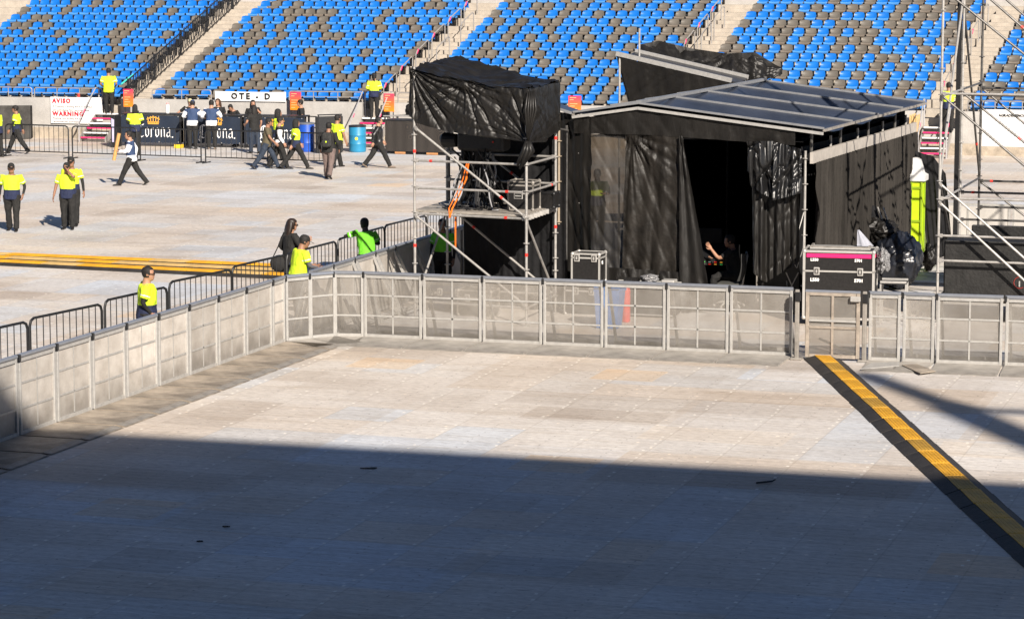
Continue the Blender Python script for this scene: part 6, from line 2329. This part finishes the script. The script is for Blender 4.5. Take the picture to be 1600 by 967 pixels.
def finish_people():
    bpy.context.view_layer.update()
    dg = bpy.context.evaluated_depsgraph_get()
    for sp in PENDING:
        for name, o, mt in sp['tmp']:
            me = D.meshes.new_from_object(o.evaluated_get(dg))
            me.name = name
            vs = [v.co.copy() for v in me.vertices]
            fs = [tuple(p.vertices) for p in me.polygons]
            if name != 'body':
                sd_ = len(D.objects) % 17
                for v, q in zip(me.vertices, vs):
                    k_ = noise.noise(V((q.x * 9 + sd_, q.y * 9, q.z * 6 + q.x * 5))) * .014 + noise.noise(V((q.x * 22, q.y * 22 + sd_, q.z * 13))) * .006
                    q += v.normal * k_
            mb = MB()
            mb.v = vs
            mb.f = fs
            if name == 'body':
                k0 = mb.mi(sp['skin'])
                kf = mb.mi(sp['fore']) if sp['fore'] else k0
                mb.m = []
                for f in fs:
                    c = sum((vs[i] for i in f), V()) / len(f)
                    k = k0
                    if sp['fore']:
                        for s in (-1, 1):
                            el, wr = sp['hands'][s]
                            sh = sp['shoulders'][s]
                            for a, b, lim in ((sh, el, 1.2), (el, wr, .93)):
                                d = b - a
                                tt = (c - a).dot(d) / d.length_squared
                                if .1 < tt < lim and (c - a - d * tt).length < .05 * sp['h']:
                                    k = kf
                    mb.m.append(k)
                off = len(mb.v)
                ad = sp['add']
                kk = {i: mb.mi(m_) for i, m_ in enumerate(ad.mats)}
                mb.v += ad.v
                mb.f += [tuple(i + off for i in f) for f in ad.f]
                mb.m += [kk[i] for i in ad.m]
            elif name == 'shirt':
                ka, kb, kr = mb.mi(sp['shirt']), mb.mi(sp['lower'] or sp['shirt']), mb.mi(REFL)
                kw = mb.mi(WHTC)
                mb.m = []
                for f in fs:
                    c = sum((vs[i] for i in f), V()) / len(f)
                    r = c - sp['pel']
                    hh = r.dot(sp['up']) / sp['h']
                    k = ka
                    arm = None
                    for s in (-1, 1):
                        el, wr = sp['hands'][s]
                        sh = sp['shoulders'][s]
                        d = el - sh
                        tt = (c - sh).dot(d) / d.length_squared
                        if tt > .28 and (c - sh - d * min(tt, 1)).length < .062 * sp['h']:
                            arm = tt
                        if sp['sleeve'] <= 1:
                            continue
                        d2 = wr - el
                        t2 = (c - el).dot(d2) / d2.length_squared
                        if t2 > .05 and (c - el - d2 * t2).length < .042 * sp['h']:
                            arm = 9
                    if sp['kind'] == 'vest':
                        # vest over a white shirt: white sleeves and hem
                        k = kb if arm is None and .045 < hh < .30 else kw
                        if arm is None and hh > .285 and abs(r.dot(sp['rt'])) > .09 * sp['h']:
                            k = kw
                    elif arm is None:
                        if sp['lower'] and hh < sp['split'] * .30:
                            k = kb
                        if hh > .300 and abs(r.dot(sp['rt'])) < .055 * sp['h']:
                            k = kb if sp['lower'] else ka
                    elif sp['stripe'] and arm < 5 and (.50 < arm < .57):
                        k = kr
                    mb.m.append(k)
            else:
                mb.mats = [mt]
                mb.m = [0] * len(fs)
            n = D.objects.new(name, mb.mesh(name, True))
            n.parent = sp['root']
            COL.objects.link(n)
            D.objects.remove(o)
            D.meshes.remove(me)


def walk(f, k=1.0):
    """stride: f>0 puts the left foot forward"""
    return ((24 * k, 4), (-20 * k, 16)) if f > 0 else ((-20 * k, 16), (24 * k, 4))


def swing(f, a=.10, o=.15, z=-.03):
    return {-1: (o, -a if f > 0 else a + .03, z), 1: (o, a + .03 if f > 0 else -a, z)}


BCAP = (BLKC, 'peak')
HI = dict(shirt=HIVIS, lower=NAVYC, trousers=BLKC)
# three in hi-vis near the middle left
person('man in yellow and navy shirt and black cap walking towards us at the left edge', G(20, 361), 176, 1.74, legs=((8, 4), (-6, 10)), arms={-1: (.17, .03, .0), 1: (.17, .05, -.01)}, cap=BCAP, turn=18, fore=BLKC, skin=SKIND, build=1.2, **HI)
person('tattooed man in yellow and navy holding his hand to his face', G(107, 358.5), 176, 1.72, legs=((2, 2), (-1, 3)), arms={1: (.20, .06, -.04), -1: (.035, .135, .365, (-1, -.1, -1))}, cap=BCAP, turn=12, nod=-8, skin=SKIND, build=1.16, lean=3, **HI)
person('capped man in yellow half hidden behind the man touching his face', G(109, 355.5) + V((0.02, .35, 0)), 172, 1.80, legs=((3, 2), (-3, 4)), arms={-1: (.19, .05, -.03)}, cap=BCAP, turn=10, fore=BLKC, skin=SKIND, **HI)
# the man with the tube
t, inf = person('man in white shirt and blue vest striding left with a long cardboard tube', G(206, 290), 93, 1.74, legs=walk(1, 1.15), arms={1: (.13, -.04, -.01), -1: (.10, .20, .12)}, shirt=WHTC, lower=VESTC, shirt_kind='vest', sleeve=2, stripe=False, trousers=BLKC, hair='short', skin=SKIN, lean=3)
M_ = Matrix.Translation(t.location) @ Matrix.Rotation(t.rotation_euler.z, 4, 'Z')
hp = M_ @ (inf['hands'][-1][1] + inf['d'][-1] * .06)
CARD = mat('cardboard', (.50, .27, .09), .8)
tb_ = empty('cardboard_tube', hp)
tag(tb_, 'long tan cardboard tube held upright by the man in the blue vest', 'tube')
m = MB(); dd = V((.22, -.05, 1)).normalized(); m.tube(hp - dd * .28 - V((.05, 0, 0)), hp + dd * .55 - V((.05, 0, 0)), .055, CARD, 12); m.build('tube', tb_, smooth='auto')
m = MB(); m.tube(hp + dd * .55 - V((.05, 0, 0)), hp + dd * .556 - V((.05, 0, 0)), .045, mat('dark cardboard', (.2, .1, .04), .8), 12); m.build('end_cap', tb_)
# far left
person('capped man in yellow and navy walking left in front of the dark stall', G(27, 240.5), 92, 1.74, legs=walk(-1), arms=swing(-1), cap=BCAP, fore=BLKC, skin=SKIND, **HI)
person('person in yellow cut off by the left edge at the first crowd barrier', G(-2, 246), 80, 1.74, legs=((4, 2), (-4, 3)), fore=BLKC, cap=BCAP, **HI)
person('hooded worker in yellow standing with back turned before the first bar counter', G(212, 243), 3, 1.74, legs=((2, 1), (-2, 2)), arms={-1: (.10, .10, .08), 1: (.10, .10, .08)}, cap=(BLKC, 'hood'), fore=BLKC, **HI)
# stairs
person('black trousered worker in yellow standing at the top of the left stair', ST(u_at(171.5, -.2, 1.0), -.25, .95), 2, 1.70, legs=((2, 1), (-2, 2)), arms={-1: (.13, .10, .06), 1: (.13, .10, .06)}, hair='short', shirt=HIVIS, lower=None, fore=None, skin=SKIND, build=1.16)
person('woman with a ponytail in yellow and navy at the top of the middle stair', ST(u_at(586, -.2, 1.0), -.3, .95), -4, 1.64, legs=((3, 2), (-2, 2)), arms={-1: (.10, .12, .08), 1: (.10, .12, .08)}, hair='pony', sleeve=.95, shirt=HIVIS, lower=NAVYC, trousers=BLKC)
person('worker in yellow climbing the stair behind the right scaffold', ST(u_at(1481, -.4, .9), -.35, .80), 0, 1.72, legs=((10, 14), (-3, 2)), arms={-1: (.14, .08, .04), 1: (.14, .10, .06)}, hair='short', skin=SKIND, **HI)
# bar customers and staff
person('man in white shirt, blue vest and blue cap leaning on the bar counter', G(301, 233), -4, 1.74, legs=((3, 1), (-1, 2)), arms={-1: (.14, .16, .12), 1: (.16, .20, .10)}, shirt=WHTC, lower=VESTC, shirt_kind='vest', sleeve=2, stripe=False, cap=(VESTC, 'peak'), lean=7)
person('black haired man in white shirt and blue vest leaning on the bar counter', G(331, 233.5), 3, 1.75, legs=((1, 1), (-3, 2)), arms={-1: (.16, .20, .10), 1: (.15, .18, .12)}, shirt=WHTC, lower=VESTC, shirt_kind='vest', sleeve=2, stripe=False, hair='short', shoe=SHOEB, lean=7)
bh = lambda px, dz=1.2: G(px, bY(px)) + SVx * dz
person('bar worker in black with a cream cap behind the first counter', bh(279), 170, 1.66, arms={-1: (.16, .12, .10), 1: (.30, .14, .12)}, shirt=BLKC, lower=None, stripe=False, cap=(mat('cream cloth', (.6, .52, .3), .8), 'peak'), turn=40)
person('brown haired bar worker partly hidden between the two men in vests', bh(323), 185, 1.68, shirt=BLKC, lower=None, stripe=False, hair='long', hairm=HAIRB, turn=-30)
person('bar worker in black bending low behind the second counter', bh(355, .9), 150, 1.60, shirt=BLKC, lower=None, stripe=False, hair='short', lean=22, nod=20)
person('bar worker in black drinking from a white cup behind the third counter', bh(381, 1.0), 190, 1.66, arms={-1: (.06, .15, .29)}, shirt=BLKC, lower=None, stripe=False, hair='long')
person('bar worker in black behind the third counter below the orange notice', bh(457, 1.0), 95, 1.70, shirt=BLKC, lower=None, stripe=False, hair='short', cap=(BLKC, 'beanie'))
# walkers before the bar
person('woman in black with long dark hair standing before the second bar counter', G(398, 240), 35, 1.68, legs=((6, 2), (-6, 6)), arms={1: (.16, .06, -.02), -1: (.15, .13, .06)}, shirt=BLKC, lower=None, stripe=False, hair='long', trousers=JEANC)
person('man in khaki shirt, dark cap and jeans striding right', G(417, 264.5), -88, 1.74, legs=walk(1, 1.15), arms={-1: (.15, .0, -.02), 1: (.14, .17, .01)}, shirt=KHAKI, lower=None, stripe=False, cap=BCAP, trousers=JEANC, skin=SKIND, lean=4)
person('man in white sleeves and dark vest walking right beside the khaki shirt', G(437, 264), -84, 1.72, legs=walk(-1, .8), arms={-1: (.15, .0, -.03), 1: (.14, .08, -.02)}, shirt=WHTC, lower=BLKC, shirt_kind='vest', sleeve=2, stripe=False, cap=BCAP)
person('black hooded worker in yellow just behind the khaki and white walkers', G(434, 252), -70, 1.76, legs=walk(1, .6), cap=(BLKC, 'hood'), fore=BLKC, **HI)
person('hooded worker in yellow and navy striding right before the blue drum', G(462, 264.5), -72, 1.70, legs=walk(-1, 1.2), arms=swing(-1, .12), cap=(BLKC, 'hood'), fore=BLKC, **HI)
t, inf = person('man in black jacket with a black backpack walking away in grey trousers', G(514, 279.5), -14, 1.76, legs=((9, 2), (-14, 16)), arms={-1: (.17, .04, -.01), 1: (.17, .06, -.01)}, shirt=BLKC, lower=None, stripe=False, sleeve=2, trousers=GREYT, hair='short', skin=SKIND, build=1.16)
BP = mat('backpack cloth', (.016, .016, .015), .7, var=.3, bump=.4, bscale=12)
bp2 = empty('backpack', t.location + V((0, 0, 1.0)), t.rotation_euler.z)
tag(bp2, 'black backpack with a small yellow tag worn by the man in grey trousers', 'backpack')
m = MB(); m.box((0, -.21, .22), (.32, .17, .46), BP, bev=.06); m.build('main_pocket', bp2, loc=(0, 0, 0), smooth='auto')
m = MB(); m.box((0, -.32, .12), (.24, .07, .22), BP, bev=.03); m.build('front_pocket', bp2, loc=(0, 0, 0), smooth='auto')
for s in (-1, 1):
    m = MB(); m.path([(s * .10, -.13, .44), (s * .11, .0, .50), (s * .12, .13, .40), (s * .13, .12, .15), (s * .13, -.12, .02)], .016, BP, 6); m.build('strap', bp2, loc=(0, 0, 0))
m = MB(); m.box((.03, -.362, .17), (.035, .01, .05), HIVIS); m.build('yellow_tag', bp2, loc=(0, 0, 0))
person('bearded man in yellow walking beside the man with the backpack', G(527, 262), -40, 1.78, legs=walk(1, .9), arms={1: (.17, .06, -.03), -1: (.12, .14, .10)}, hair='short', skin=SKIND, shirt=HIVIS, lower=None, trousers=BLKC)
person('woman in black leather jacket striding right past the teal drum', G(591, 262.5), -80, 1.74, legs=walk(-1, 1.15), arms={-1: (.16, .11, .0), 1: (.16, -.12, .0)}, shirt=LEATH, lower=None, stripe=False, sleeve=2, hair='short', shoe=SHOEB, trousers=BLKC)
# by the left barrier run
person('man in yellow and navy with glasses standing behind the left barrier run', G(228, 415, 1.70) * V((1, 1, 0)) if False else flat(G(228, 416, 1.72)), -80, 1.72, legs=((2, 1), (-2, 2)), arms={-1: (.13, .03, .0), 1: (.12, .04, .0)}, hair='short', fore=BLKC, glasses=True, turn=-8, build=1.32, **HI)
t, inf = person('woman in black with long curly hair and sunglasses by the crowd barrier', flat(G(453, 340, 1.70)), -60, 1.68, legs=((3, 1), (-3, 2)), arms={1: (.13, .17, .20), -1: (.14, .05, .02)}, shirt=BLKC, lower=None, stripe=False, sleeve=2, hair='curly', hairm=mat('dark brown hair', (.018, .010, .007), .5, var=.4, scale=40), glasses=True, trousers=JEANC, nod=6)
hb = empty('handbag', t.location + V((-.30, -.05, .72)))
tag(hb, 'round black handbag hanging at the hip of the curly haired woman', 'handbag')
q = t.location + V((-.20, -.22, .78))
m = MB(); m.ball(q, (.20, .10, .18), BLKC, 14, 9); m.build('bag', hb, smooth=True)
m = MB(); m.path([q + V((-.15, 0, .1)), q + V((.02, .0, .45)), q + V((.12, .08, .66)), q + V((.20, .22, .45)), q + V((.16, .1, .08))], .012, BLKC, 6); m.build('strap', hb)
person('capped man in yellow with grey sleeves leaning his hands on the barrier', flat(G(465, 366, 1.68)), -62, 1.68, legs=((3, 1), (-3, 3)), arms={1: (.10, .21, .08), -1: (.10, .23, .09)}, cap=BCAP, fore=mat('grey knit', (.09, .09, .10), .85), lean=8, turn=-12, nod=10, build=1.25, skin=SKIND, shirt=HIVIS, lower=BLKC, split=-.0, trousers=BLKC)
person('dark haired worker in a bright green shirt leaning over the crowd barrier', flat(G(573, 342, 1.60)), 22, 1.62, legs=((2, 1), (-4, 3)), arms={-1: (.18, .20, .22, (-1, 0, -.2)), 1: (.12, .17, .14)}, shirt=GREENV, lower=BLKC, split=-.0, hair='bun', lean=10, fore=BLKC, trousers=BLKC, skin=mat('deep brown skin', (.07, .035, .022), .55))
person('worker in a green vest half hidden behind the scaffold pole', flat(P(692, 362, D0.y + 1.2)), 160, 1.66, shirt=GREENV, lower=BLKC, split=.2, hair='short', fore=BLKC, skin=SKIND)
# inside and behind the tent
person('worker in yellow dimly seen through the black mesh curtain', flat(P(933, 400, 68)), 170, 1.72, legs=((3, 1), (-3, 3)), arms={-1: (.12, .14, .12), 1: (.12, .14, .12)}, cap=BCAP, **HI)
t, inf = person('operator in black seated at the mixing desk with one arm raised', TT(1.62, 1.30, .055), 80, 1.74, legs=((84, 86), (80, 78)), arms={-1: (.08, .27, .30, (-.3, .3, -1)), 1: (.10, .24, .16)}, shirt=BLKC, lower=None, stripe=False, hair='short', trousers=BLKC, lean=6)
stl = TT(1.66, 1.30, .055)
st_ = empty('stool', stl)
tag(st_, 'plain black stool under the seated operator at the mixing desk', 'stool')
m = MB(); m.lathe(stl + FZ * .36, [(.15, 0), (.18, .02), (.18, .05), (.15, .06)], BLACK_GEAR, 16); m.build('seat', st_)
for k in range(3):
    an = k * 2.09
    m = MB(); m.tube(stl + FZ * .37, stl + V((math.cos(an) * .2, math.sin(an) * .2, 0)), .014, GALV_DARK, 6); m.build('leg', st_)
finish_people()

# ------------------------------------------------------------------ turn the lettering into meshes
bpy.context.view_layer.update()
dg = bpy.context.evaluated_depsgraph_get()
for ob in TEXTS:
    me = D.meshes.new_from_object(ob.evaluated_get(dg))
    n = D.objects.new('lettering', me)
    n.parent = ob.parent
    n.matrix_basis = ob.matrix_basis
    COL.objects.link(n)
    D.objects.remove(ob)
